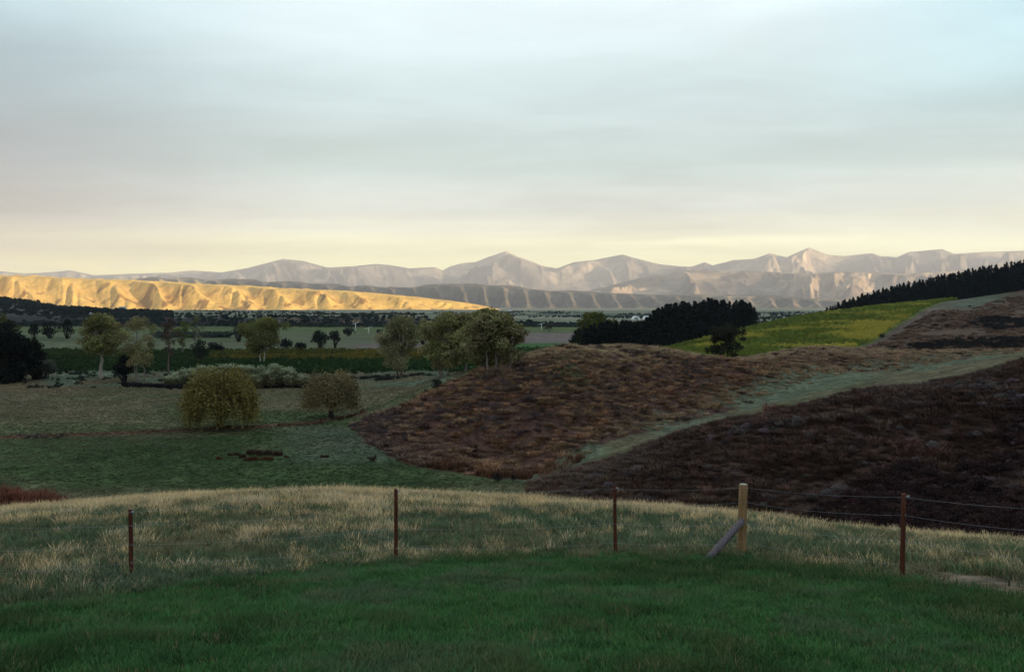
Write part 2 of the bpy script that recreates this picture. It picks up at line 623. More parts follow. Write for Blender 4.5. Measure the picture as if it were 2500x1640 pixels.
def edge_lawn(px):
    """depth of the line where mown turf meets rank grass"""
    x = [0, 320, 700, 966, 1300, 1501, 1812, 2000, 2205, 2350, 2500]
    y = np.array([1490, 1452, 1402, 1377, 1366, 1363, 1372, 1392, 1424, 1456, 1492], float)
    d = 2.2 / ((y - HY) / F - 0.12)
    return np.interp(px, x, d)


def band(py, a, b, s=3.0):
    return ss(py, a - s, a + s) * (1 - ss(py, b - s, b + s))


def land_colour(X, Y, z):
    Yc = np.maximum(Y, 0.5)
    px = CX + F * X / Yc
    py = HY - F * z / Yc
    r = np.hypot(X, Y)
    big = fbm(X * 0.02, Y * 0.02, 61, 4)
    med = fbm(X * 0.09, Y * 0.09, 62, 4)
    c = np.tile(A_PAST, (len(X), 1))
    # valley pasture between 60 and 200 m
    c = mixc(c, ss(med + big, -0.1, 0.6) * 0.55, A_GREEN * 1.3)
    near = band(py, 1050, 1200, 10) * (1 - ss(px, 1350, 1500))
    c = mixc(c, near * (0.55 + 0.45 * ss(big, -0.3, 0.3)), A_GREEN)
    c = mixc(c, near * ss(med, 0.05, 0.5) * 0.5, A_PAST)
    c = mixc(c, band(py, 1035, 1130, 15) * ss(px, 640, 760) * (1 - ss(px, 930, 980)) * 0.6, A_FROST * 0.7)
    c = mixc(c, band(py, 1000, 1040, 8) * ss(px, 380, 480) * (1 - ss(px, 830, 900)) * 0.7, A_GREEN * 1.1)
    # ditch
    dy = np.interp(px, [0, 330, 520, 640, 760, 890], [1068, 1056, 1047, 1041, 1031, 1008])
    c = mixc(c, np.exp(-((py - dy) / 4.0)**2) * (px < 900) * ss(med, -0.5, 0.1), [0.10, 0.045, 0.03])
    c = mixc(c, band(py, 925, 960, 6) * (1 - ss(px, 150, 330)) * 0.7, [0.15, 0.10, 0.06])
    for tx, ty in (([330, 470, 560, 700, 860], [1075, 1110, 1118, 1100, 1060]), ([500, 470, 520, 575], [1056, 1072, 1092, 1112]), ([0, 160, 330, 520], [1120, 1092, 1078, 1062])):
        o_ = np.argsort(tx)
        yl = np.interp(px, np.array(tx)[o_], np.array(ty)[o_])
        for dyy in (-2.5, 2.5):
            c = mixc(c, np.exp(-((py - yl - dyy) / 1.2)**2) * (px > min(tx)) * (px < max(tx)) * 0.45, [0.045, 0.045, 0.02])
    # frosted flats with rushes
    fr = band(py, 906, 942, 5) * (ss(px, 60, 150) * (1 - ss(px, 430, 470)) + ss(px, 860, 900) * (1 - ss(px, 1060, 1150)))
    c = mixc(c, fr * ss(med, -0.25, 0.15), A_FROST)
    # crop and vineyard bands
    c = mixc(c, band(py, 850, 906, 2) * ss(px, -400, -300) * (1 - ss(px, 1430, 1500)), A_CROP)
    c = mixc(c, band(py, 853, 880, 3) * ss(px, 520, 680) * (1 - ss(px, 990, 1080)) * (0.6 + 0.4 * ss(med, -0.2, 0.4)), [0.15, 0.12, 0.022])
    c = mixc(c, band(py, 836, 872, 2) * ss(px, 1160, 1190) * (1 - ss(px, 1480, 1520)), [0.05, 0.105, 0.03])
    c = mixc(c, band(py, 810, 837, 1.5) * ss(px, 1080, 1150) * (1 - ss(px, 1480, 1520)), A_PINK)
    c = mixc(c, band(py, 812, 850, 2) * (1 - ss(px, 1000, 1080)), [0.088, 0.094, 0.050])
    c = mixc(c, band(py, 822, 834, 2) * (1 - ss(px, 620, 720)) * 0.5, A_GREEN)
    c = mixc(c, band(py, 838, 850, 2) * ss(px, 820, 900) * (1 - ss(px, 1060, 1100)), A_PINK * 0.9)
    c = mixc(c, band(py, 795, 812, 1.5) * (1 - ss(px, 1480, 1520)), [0.075, 0.095, 0.032])
    # tussock hill and its gully
    hill = ss(px, 862, 880) * (Y > 78) * (Y < hill_back(px)) * (Y > np.interp(px, fx, fd) - 1)
    c = mixc(c, hill, A_TUSS)
    gd_ = np.interp(px, fx, fd)
    gdist = (Y - gd_)
    gw = np.interp(px, [1200, 1500, 1800, 2100, 2500], [3, 7, 15, 28, 32])
    gm = ss(px, 1180, 1300) * np.exp(-(gdist / gw)**2) * ss(med, -0.55, -0.05)
    rag = fbm(X * 0.32, Y * 0.32, 64, 3)
    c = mixc(c, np.clip(gm * ss(rag + 1.6 * np.clip(gm, 0, 1), 0.35, 0.95), 0, 1) * 0.9, A_FROST * np.array([0.88, 0.84, 0.80]))
    top = hill * ss(px, 1900, 2060) * ss(gdist, 22, 38)
    c = mixc(c, top * 0.7, [0.24, 0.155, 0.10])
    c = mixc(c, hill * np.exp(-((px - 1400) / 45)**2) * band(py, 870, 960, 20) * ss(med, -0.2, 0.2) * 0.8, A_GREEN)
    dk = ss(px, 1310, 1345) * (Y > np.interp(px, [1310, 1800, 2500], [57, 44, 40])) * (Y < np.interp(px, ex, ed) + 2.0)
    c = mixc(c, dk, A_DARK)
    # vineyard hill
    vy = (Y > 262) * (Y < np.interp(px, jx, jd) + 60) * ss(px, 1500, 1540) * 1.0
    right_edge = np.interp(Y, [280, 330, 420, 500, 545], [2040, 2130, 2230, 2300, 2345])
    vv = vy * (1 - ss(px, right_edge - 6, right_edge + 6))
    c = mixc(c, vv, [0.10, 0.12, 0.03])
    rest = vy * ss(px, right_edge - 6, right_edge + 6)
    c = mixc(c, rest, [0.100, 0.058, 0.038])
    c = mixc(c, rest * ss(Y, 440, 480) * np.exp(-((px - right_edge - 60) / 60)**2) * 0.9, A_FROST * 0.8)
    c = mixc(c, rest * np.exp(-((px - right_edge - 14) / 10)**2) * 0.6, A_PINK)
    c = mixc(c, rest * ss(med, 0.1, 0.5) * 0.6, A_DARK)
    # bluff, terrace and plain
    c = mixc(c, (Y > 785) * (Y < 872) * (Y > 1) * (px < 1450), [0.032, 0.029, 0.027])
    c = mixc(c, (Y > 785) * (Y < 872) * (Y > 1) * (px < 1450) * ss(med, 0.15, 0.4) * ss(px, 640, 700) * (1 - ss(px, 950, 1020)), [0.26, 0.17, 0.10])
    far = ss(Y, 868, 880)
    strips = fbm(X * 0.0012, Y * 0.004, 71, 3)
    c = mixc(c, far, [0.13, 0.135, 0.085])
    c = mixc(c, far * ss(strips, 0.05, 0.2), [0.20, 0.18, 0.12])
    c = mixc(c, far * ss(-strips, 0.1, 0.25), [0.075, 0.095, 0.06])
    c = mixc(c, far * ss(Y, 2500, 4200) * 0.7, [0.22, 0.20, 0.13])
    c = mixc(c, (Y > 872) * (Y < 2300) * (px < 420) * (1 - ss(px, 300, 420)) * 0.85, [0.055, 0.055, 0.045])
    # near slope
    d0 = edge_lawn(px)
    rank = (Y > d0) * (Y < 64) * (px < 1310 + (60 - Y) * 40)
    rank2 = (Y > d0) * (Y < np.interp(px, [1310, 1800, 2500], [60, 45, 40])) * 1.0
    nm = np.clip(np.where(Y < 62, np.maximum(rank * (Y < 52), rank2 * (px > 1290)), 0), 0, 1)
    c = mixc(c, nm, A_SOIL)
    c = mixc(c, nm * ss(med, -0.2, 0.3) * 0.6, A_DRY * 0.6)
    track = (Y > d0) * (Y < d0 + 2.2) * ss(px, 2150, 2300)
    c = mixc(c, track * 0.8, [0.17, 0.115, 0.08])
    bank = (px < 130) * (Y > 38) * (Y < 51)
    c = mixc(c, bank * 1.0, [0.125, 0.052, 0.035])
    c = mixc(c, (Y <= d0) * (r < 60) * 1.0, A_LAWN * 0.7)
    behind = ss(np.abs(np.arctan2(X, Y)), math.radians(55), math.radians(75)) * ss(r, 60, 120)
    c = mixc(c, behind, [0.12, 0.11, 0.07])
    return c


# ------------------------------------------------------------------ ground sheet, cut where one kind of land meets the next
def build_ground():
    u = np.linspace(-0.56, 0.56, 561)
    tin = np.arctan(u)
    t_out = np.linspace(tin[-1], math.pi, 76)[1:]
    th = np.concatenate([-t_out[::-1], tin, t_out])
    rr = [2.0]
    while rr[-1] < 25000:
        r = rr[-1]
        k = 0.020 if r < 75 else 0.0105 if r < 225 else 0.018 if r < 1000 else 0.05
        rr.append(r * (1 + k))
    rr = np.array(rr)
    TH, R = np.meshgrid(th, rr, indexing='ij')
    Yd = np.where(np.abs(TH) < tin[-1] + 1e-6, R / np.cos(TH) * np.cos(TH), R)      # rows of equal depth inside the frame
    lim = tin[-1]
    scale = np.where(np.abs(TH) <= lim, 1 / np.cos(TH), 1 / math.cos(lim))
    Rg = R * scale
    X, Y = Rg * np.sin(TH), Rg * np.cos(TH)
    Z = height(X, Y)
    nt, nr = X.shape
    V = np.stack([X, Y, Z], -1).reshape(-1, 3)
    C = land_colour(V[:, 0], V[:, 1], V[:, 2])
    idx = np.arange(nt * nr).reshape(nt, nr)
    q = np.stack([idx[:-1, :-1], idx[1:, :-1], idx[1:, 1:], idx[:-1, 1:]], -1).reshape(-1, 4)
    # the plot under the photographer
    cen = np.array([[0, 0, -2.2]])
    kc = len(V)
    V = np.vstack([V, cen])
    C = np.vstack([C, A_LAWN[None] * 0.7])
    tri = np.stack([idx[:-1, 0], np.full(nt - 1, kc), idx[1:, 0]], -1)
    m = V[q].mean(1)
    X, Y = m[:, 0], m[:, 1]
    px = CX + F * X / np.maximum(Y, 0.5)
    r = np.hypot(X, Y)
    tha = np.abs(np.arctan2(X, Y))
    reg = np.full(len(q), 'valley_floor', dtype=object)
    reg[(Y > 785)] = 'plain'
    reg[(Y > 785) & (Y < 872) & (px < 1450)] = 'terrace_bluff'
    reg[(Y < 62)] = 'rough_slope'
    reg[(px > 1310) & (Y > np.interp(px, [1310, 1800, 2500], [57, 45, 41])) & (Y < np.interp(px, ex, ed) + 6) & (Y > 1)] = 'dark_hillside'
    reg[(px > 862) & (Y > np.interp(px, fx, fd) - 2) & (Y < hill_back(px) + 3) & (Y > 78)] = 'tussock_hill'
    reg[(px > 1310) & (Y >= np.interp(px, ex, ed) + 6) & (Y <= np.interp(px, fx, fd) - 2) & (Y > 60)] = 'green_gully'
    reg[(px > 1500) & (Y >= 262) & (Y < 760)] = 'vineyard_hill'
    reg[(Y <= edge_lawn(px)) & (r < 60)] = 'lawn'
    reg[(tha > math.radians(62)) & (r >= 40)] = 'surrounds_and_shade_ridge'  # includes the unseen range added for its shadow
    mats = {'lawn': M_NEAR, 'rough_slope': M_NEAR, 'dark_hillside': M_HILL, 'tussock_hill': M_HILL, 'green_gully': M_HILL,
            'valley_floor': M_VALLEY, 'vineyard_hill': M_VALLEY, 'terrace_bluff': M_PLAIN, 'plain': M_PLAIN, 'surrounds_and_shade_ridge': M_PLAIN}
    for name in mats:
        sel = q[reg == name]
        if not len(sel):
            continue
        faces = [sel]
        ids = np.unique(sel)
        t3 = None
        if name == 'lawn':
            t3 = tri
            ids = np.unique(np.concatenate([ids, tri.ravel()]))
        inv = np.zeros(len(V), int)
        inv[ids] = np.arange(len(ids))
        fs = [inv[sel]] + ([inv[t3]] if t3 is not None else [])
        tag(mesh_obj(name, V[ids], fs, mats[name], vcol=C[ids]), kind='structure')


build_ground()


# ------------------------------------------------------------------ ranges
def range_mesh(name, mat, px0, px1, n, tvals, foot, depth, crest_px, z0, carve, colour, seed):
    """a range facing the valley: foot(px) depth of its foot, depth(px) distance from foot to crest, crest row per column"""
    px = np.linspace(px0, px1, n)
    PX, T = np.meshgrid(px, tvals, indexing='ij')
    Yf, Dp = foot(PX), depth(PX)
    Y = Yf + T * Dp
    Yc = Yf + Dp
    zc = zpx(crest_px(PX), Yc)
    Xw = (PX - CX) / F * Yc                                        # station along the range
    t1 = np.clip(T, 0, 1)
    prof = np.where(T <= 1, 0.5 * np.sin(t1 * math.pi / 2)**1.15 + 0.5 * t1 * t1 * (3 - 2 * t1), 1 - 0.55 * (T - 1)**1.3)
    Z = z0 + (zc - z0) * prof + carve(Xw, T, zc - z0)
    Z = np.where((T < 1) & (T >= 0), np.minimum(Z, zpx(crest_px(PX) + 1.0 + 9.0 * (1 - T), Y)), Z)
    Z = np.where(T < 0, z0 - 25 * np.minimum(-T * 8, 1), Z)
    V = np.stack([(PX - CX) / F * Y, Y, Z], -1).reshape(-1, 3)
    nt = len(tvals)
    idx = np.arange(n * nt).reshape(n, nt)
    q = np.stack([idx[:-1, :-1], idx[1:, :-1], idx[1:, 1:], idx[:-1, 1:]], -1).reshape(-1, 4)
    return tag(mesh_obj(name, V, [q], mat, vcol=colour(V, PX.ravel(), T.ravel())), kind='structure')


def tri_wave(v):
    return 1 - np.abs(2 * (v - np.floor(v)) - 1)


def gold_carve(s, t, h):
    """leaning spurs that widen downhill, with smaller gullies cutting back across them"""
    wob = 0.55 * fbm(s / 560.0, t * 0.5, 81, 3)
    ww = s / 235.0 + wob + 1.15 * t
    big = (1 - np.abs(np.sin(math.pi * ww)))**0.8 - 0.36
    v2 = s / 92.0 + 0.7 * fbm(s / 150.0, t * 1.6, 82, 3) - 1.15 * t
    sm = np.abs(np.sin(math.pi * v2)) - 0.6
    v3 = s / 41.0 + 0.8 * fbm(s / 70.0, t * 3.0, 84, 2) + 0.8 * t
    w = np.clip(np.sin(math.pi * np.clip(t, 0, 1)**0.8), 0, 1)**0.9
    k = h / 170.0
    amp = 0.45 + 0.85 * vnoise(s / 330.0, t * 0 + 3.0, 88)
    return k * w * (92 * amp * big + 20 * sm * ss(big, -0.45, 0.2) * vnoise(s / 120, t * 3, 89) * 1.6 + 2 * tri_wave(v3)) + k * np.clip(t, 0, 1) * 6 * fbm(s / 45.0, t * 12, 83, 4)


gxs = [-700, 0, 80, 150, 250, 350, 450, 600, 740, 850, 950, 1050, 1130, 1180, 1240]
gys = [655, 671, 673, 677, 681, 685, 690, 697, 705, 710, 718, 728, 738, 746, 759]
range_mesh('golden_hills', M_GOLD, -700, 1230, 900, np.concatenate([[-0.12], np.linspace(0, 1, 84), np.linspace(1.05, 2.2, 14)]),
           lambda p: np.interp(p, [-700, 0, 600, 1180], [4050, 4650, 5000, 5400]), lambda p: np.interp(p, [-700, 0, 600, 1000, 1230], [1100, 950, 720, 380, 120]),
           lambda p: np.interp(p, gxs, gys), -29.0, gold_carve,
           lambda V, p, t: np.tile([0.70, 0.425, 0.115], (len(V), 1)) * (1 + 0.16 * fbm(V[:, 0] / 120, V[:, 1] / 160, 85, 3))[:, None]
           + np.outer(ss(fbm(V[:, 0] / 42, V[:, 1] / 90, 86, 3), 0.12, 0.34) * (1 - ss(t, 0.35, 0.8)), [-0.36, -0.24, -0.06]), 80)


def brown_carve(s, t, h):
    ww = s / 215.0 + 0.4 * fbm(s / 700.0, t * 0.7, 91, 2) + 0.75 * t
    big = (1 - np.abs(np.sin(math.pi * ww)))**0.85 - 0.38
    sm = np.abs(np.sin(math.pi * (s / 88.0 + 0.6 * fbm(s / 200.0, t * 2, 92, 2) - 0.9 * t))) - 0.6
    w = np.sin(math.pi * np.clip(t, 0, 1)**0.62)**0.75
    return h / 170.0 * (w * (84 * big + 12 * sm) + np.clip(t, 0, 1) * 18 * fbm(s / 200.0, t * 6, 93, 4))


bxs = [200, 380, 450, 600, 750, 850, 940, 1000, 1100, 1230, 1300, 1400, 1500, 1600, 1700, 1800, 1900, 2000, 2100, 2400]
bys = [688, 678, 679, 684, 690, 696, 700, 700, 694, 697, 705, 711, 715, 719, 719, 721, 722, 729, 734, 741]
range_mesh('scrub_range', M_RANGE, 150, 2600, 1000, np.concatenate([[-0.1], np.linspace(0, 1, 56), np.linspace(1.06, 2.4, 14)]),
           lambda p: np.interp(p, [200, 1200, 2600], [8300, 8300, 8000]), lambda p: np.full_like(p, 1500.0),
           lambda p: np.interp(p, bxs, bys), -36.0, brown_carve,
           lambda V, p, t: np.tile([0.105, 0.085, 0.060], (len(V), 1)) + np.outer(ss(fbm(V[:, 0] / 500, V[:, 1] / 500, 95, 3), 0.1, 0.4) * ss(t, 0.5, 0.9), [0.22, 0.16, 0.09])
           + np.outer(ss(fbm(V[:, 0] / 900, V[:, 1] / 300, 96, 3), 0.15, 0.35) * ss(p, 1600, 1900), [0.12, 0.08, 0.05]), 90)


def mount_carve(scale, amp, seed):
    """branching spurs and ravines"""
    def f(s, t, h):
        wx = s / scale + 0.55 * fbm(s / (scale * 1.6), t * 1.3, seed, 3) + 0.55 * t
        wy = t * 1.9 + 0.5 * fbm(s / (scale * 1.1), t * 1.5, seed + 1, 3)
        z, a, tot, wgt = 0.0, 1.0, 0.0, 1.0
        for o in range(6):
            n = 1 - np.abs(2 * vnoise(wx, wy, seed + 31 * o) - 1)
            n = n**1.6 * wgt
            z = z + a * n
            tot += a
            wgt = np.clip(n * 1.6, 0.2, 1)
            a *= 0.60
            wx, wy = wx * 2.07 + 3.3, wy * 1.9 - 1.7
        w = np.clip(np.sin(math.pi * np.clip(t, 0, 1)**0.85), 0, 1)**0.8
        return h * amp * w * (z / tot - 0.62) * 1.9
    return f


rock = lambda base, lit, seed: (lambda V, p, t: np.tile(base, (len(V), 1)) + np.outer(ss(fbm(V[:, 0] / 1500, V[:, 1] / 900, seed, 4), 0.0, 0.35), lit))
rxs = [1300, 1420, 1480, 1560, 1620, 1700, 1760, 1830, 1900, 1980, 2060, 2200, 2350, 2500, 3300]
rys = [722, 712, 700, 679, 668, 660, 662, 660, 664, 668, 662, 668, 660, 668, 690]
range_mesh('foothill_range', M_MOUNT, 1280, 3300, 800, np.concatenate([[-0.1], np.linspace(0, 1, 80), np.linspace(1.06, 2.0, 10)]),
           lambda p: np.full_like(p, 11500.0), lambda p: np.full_like(p, 3200.0), lambda p: np.interp(p, rxs, rys), -40.0,
           mount_carve(620.0, 0.50, 101), rock([0.14, 0.11, 0.085], [0.20, 0.14, 0.08], 105), 100)
mxs = [-900, 0, 60, 120, 170, 230, 330, 420, 470, 540, 600, 640, 690, 740, 800, 860, 920, 960, 1000, 1060, 1080, 1100, 1130, 1160, 1190, 1220, 1236, 1255,
       1280, 1330, 1360, 1400, 1450, 1500, 1520, 1550, 1610, 1660, 1690, 1720, 1740, 1790, 1840, 1880, 1920, 1975, 2020, 2060, 2130, 2150, 2190, 2220,
       2300, 2330, 2400, 2500, 2800, 3400]
mys = [660, 662, 668, 665, 660, 672, 668, 665, 660, 665, 655, 645, 632, 637, 653, 650, 644, 648, 655, 652, 660, 650, 642, 640, 628, 618, 613, 622,
       632, 650, 655, 640, 635, 625, 621, 630, 645, 650, 651, 640, 648, 635, 632, 618, 628, 604, 622, 625, 618, 625, 628, 615,
       608, 620, 615, 612, 630, 650]
range_mesh('far_mountains', M_MOUNT, -900, 3400, 1500, np.concatenate([[-0.1], np.linspace(0, 1, 100), np.linspace(1.05, 1.8, 8)]),
           lambda p: np.full_like(p, 16500.0), lambda p: np.interp(p, [0, 900, 1500], [6500, 5600, 5000]), lambda p: np.interp(p, mxs, mys), -45.0,
           mount_carve(1300.0, 0.52, 111), rock([0.13, 0.115, 0.10], [0.17, 0.13, 0.08], 115), 110)

# ------------------------------------------------------------------ haze: the valley air
hz = []
m, N = material('valley_air')
pv = N.n('ShaderNodeVolumePrincipled')
pv.inputs['Color'].default_value = (0.68, 0.69, 0.76, 1)
pv.inputs['Density'].default_value = HAZE_DENSITY
pv.inputs['Anisotropy'].default_value = 0.0
out = N.n('ShaderNodeOutputMaterial')
N.l(pv.outputs[0], out.inputs['Volume'])
bx = np.array([[x, y, z] for x in (-26000, 26000) for y in (-14000, 33000) for z in (-75, 1320)], float)
qf = np.array([[0, 1, 3, 2], [4, 6, 7, 5], [0, 4, 5, 1], [2, 3, 7, 6], [0, 2, 6, 4], [1, 5, 7, 3]])
tag(mesh_obj('haze', bx, [qf], m, smooth=False), kind='stuff')

# ------------------------------------------------------------------ scattered growth: point meshes that carry small tufts
SRC = bpy.data.collections.new('tuft_sources')


def tuft(nb, rad, hgt, wid, lean, seed, seed_head=0.0):
    """one tuft of curved blades"""
    r = np.random.default_rng(seed)
    a = r.uniform(0, 2 * math.pi, nb)
    d = np.sqrt(r.uniform(0, 1, nb)) * rad
    base = np.stack([np.cos(a) * d, np.sin(a) * d, np.full(nb, -0.03 * hgt)], -1)
    b = a + r.normal(0, 0.8, nb)
    h = hgt * r.uniform(0.55, 1.0, nb)
    ln = lean * h * r.uniform(0.3, 1.2, nb)
    out = np.stack([np.cos(b), np.sin(b), np.zeros(nb)], -1)
    s = np.stack([-np.sin(b + r.normal(0, .6, nb)), np.cos(b), np.zeros(nb)], -1)
    w = wid * r.uniform(0.7, 1.3, nb)[:, None]
    up = np.array([0, 0, 1.0])
    m1 = base + out * (ln * 0.3)[:, None] + up * (h * 0.55)[:, None]
    tp = base + out * ln[:, None] + up * h[:, None]
    V = np.stack([base - s * w, base + s * w, m1 - s * w * 0.8, m1 + s * w * 0.8, tp], 1).reshape(-1, 3)
    k = np.arange(nb)[:, None] * 5
    q = k + np.array([0, 1, 3, 2])
    t = k + np.array([2, 3, 4])
    c = np.repeat(r.uniform(0.72, 1.28, (nb, 1)) * np.ones((nb, 3)), 5, 0)
    if seed_head:
        n2 = int(nb * seed_head)
        hd = tp[:n2]
        w2 = wid * 2.2
        V2 = np.stack([hd - s[:n2] * w2 - up * 0.08 * hgt, hd + s[:n2] * w2 - up * 0.08 * hgt, hd + up * 0.12 * hgt], 1).reshape(-1, 3)
        t2 = np.arange(n2)[:, None] * 3 + np.array([0, 1, 2]) + len(V)
        V, t = np.vstack([V, V2]), np.vstack([t, t2])
        c = np.vstack([c, np.full((n2 * 3, 3), 1.1)])
    return V, q, t, c


def leafball(nl, rx, rz, size, seed, hollow=0.45, lobes=5):
    """a bushy clump of leaf-sized faces"""
    r = np.random.default_rng(seed)
    ctr = r.normal(0, 0.42, (lobes, 3)) * [rx, rx, rz * 0.55] + [0, 0, rz]
    k = r.integers(0, lobes, nl)
    d = r.normal(size=(nl, 3))
    d /= np.linalg.norm(d, axis=1)[:, None]
    rad = r.uniform(hollow, 1.0, nl)[:, None] * np.array([rx, rx, rz * 0.8]) * 0.62
    P = ctr[k] + d * rad
    P[:, 2] = np.abs(P[:, 2])
    return leaf_faces(P, size, r, r.uniform(0.75, 1.25, nl))


def leaf_faces(P, size, r, shade, aspect=1.0, hang=None):
    n = len(P)
    size = np.broadcast_to(np.asarray(size, float), (n,)) * r.uniform(0.7, 1.3, n)
    a = r.normal(size=(n, 3))
    if hang is not None:
        a = a * hang[0] + np.array([0, 0, -1.0]) * hang[1]
    a /= np.linalg.norm(a, axis=1)[:, None]
    b = np.cross(a, r.normal(size=(n, 3)))
    b /= np.linalg.norm(b, axis=1)[:, None]
    A, B = a * (size * aspect)[:, None], b * size[:, None]
    V = np.stack([P - A * 0.5 - B * 0.25, P - A * 0.1 + B * 0.5, P + A * 0.55 + B * 0.1, P + A * 0.1 - B * 0.5], 1).reshape(-1, 3)
    q = np.arange(n)[:, None] * 4 + np.arange(4)
    c = np.repeat(np.asarray(shade)[:, None] * np.ones((n, 3)), 4, 0)
    return V, q, None, c


def source(name, geo):
    V, q, t, c = geo
    faces = [f for f in (q, t) if f is not None and len(f)]
    o = mesh_obj(name, V, faces, None, vcol=c, smooth=False)
    COL.objects.unlink(o)
    return o


def scatter(name, P, scale, rot, col, variants, mat, tilt=None):
    """one object: tufts set on points by geometry nodes"""
    n = len(P)
    me = bpy.data.meshes.new(name)
    me.vertices.add(n)
    me.vertices.foreach_set('co', np.asarray(P, np.float32).ravel())
    cl = np.ones((n, 4), np.float32)
    cl[:, :3] = col
    me.attributes.new('col', 'FLOAT_COLOR', 'POINT').data.foreach_set('color', cl.ravel())
    e = np.zeros((n, 3), np.float32)
    e[:, 2] = rot
    if tilt is not None:
        e[:, :2] = tilt
    me.attributes.new('rot', 'FLOAT_VECTOR', 'POINT').data.foreach_set('vector', e.ravel())
    s = np.asarray(scale, np.float32)
    s = np.repeat(s[:, None], 3, 1) if s.ndim == 1 else s
    me.attributes.new('scl', 'FLOAT_VECTOR', 'POINT').data.foreach_set('vector', np.ascontiguousarray(s).ravel())
    me.attributes.new('pick', 'INT', 'POINT').data.foreach_set('value', rng.integers(0, len(variants), n).astype(np.int32))
    o = bpy.data.objects.new(name, me)
    COL.objects.link(o)
    c = bpy.data.collections.new(name + '_tufts')
    for k, v in enumerate(variants):
        v.data.materials.clear()
        v.data.materials.append(mat)
        c.objects.link(v)
    ng = bpy.data.node_groups.new(name + '_nodes', 'GeometryNodeTree')
    ng.interface.new_socket('Geometry', in_out='INPUT', socket_type='NodeSocketGeometry')
    ng.interface.new_socket('Geometry', in_out='OUTPUT', socket_type='NodeSocketGeometry')
    gi, go = ng.nodes.new('NodeGroupInput'), ng.nodes.new('NodeGroupOutput')
    iop = ng.nodes.new('GeometryNodeInstanceOnPoints')
    ci = ng.nodes.new('GeometryNodeCollectionInfo')
    ci.inputs['Collection'].default_value = c
    ci.inputs['Separate Children'].default_value = True
    ci.inputs['Reset Children'].default_value = True
    iop.inputs['Pick Instance'].default_value = True

    def attr(nm, dt):
        a = ng.nodes.new('GeometryNodeInputNamedAttribute')
        a.data_type = dt
        a.inputs['Name'].default_value = nm
        return a.outputs['Attribute']
    L = ng.links.new
    L(gi.outputs[0], iop.inputs['Points'])
    L(ci.outputs[0], iop.inputs['Instance'])
    L(attr('pick', 'INT'), iop.inputs['Instance Index'])
    e2r = ng.nodes.new('FunctionNodeEulerToRotation')
    L(attr('rot', 'FLOAT_VECTOR'), e2r.inputs[0])
    L(e2r.outputs[0], iop.inputs['Rotation'])
    L(attr('scl', 'FLOAT_VECTOR'), iop.inputs['Scale'])
    L(iop.outputs[0], go.inputs[0])
    md = o.modifiers.new('tufts', 'NODES')
    md.node_group = ng
    return tag(o, kind='stuff')


def pts_area(n, col0, col1, d0, d1, power=1.0):
    """random points of the ground between two bearings and two depths, even per square metre"""
    Y = np.sqrt(rng.uniform(d0**2, d1**2, n))
    px = rng.uniform(col0, col1, n)
    X = (px - CX) / F * Y
    return X, Y, px


def on_ground(X, Y):
    return np.stack([X, Y, height(X, Y)], -1)


def jitter_col(base, n, v=0.2, hue=0.08):
    b = np.broadcast_to(np.asarray(base, float), (n, 3))
    return np.clip(b * rng.uniform(1 - v, 1 + v, (n, 1)) * rng.uniform(1 - hue, 1 + hue, (n, 3)), 0.004, 1)


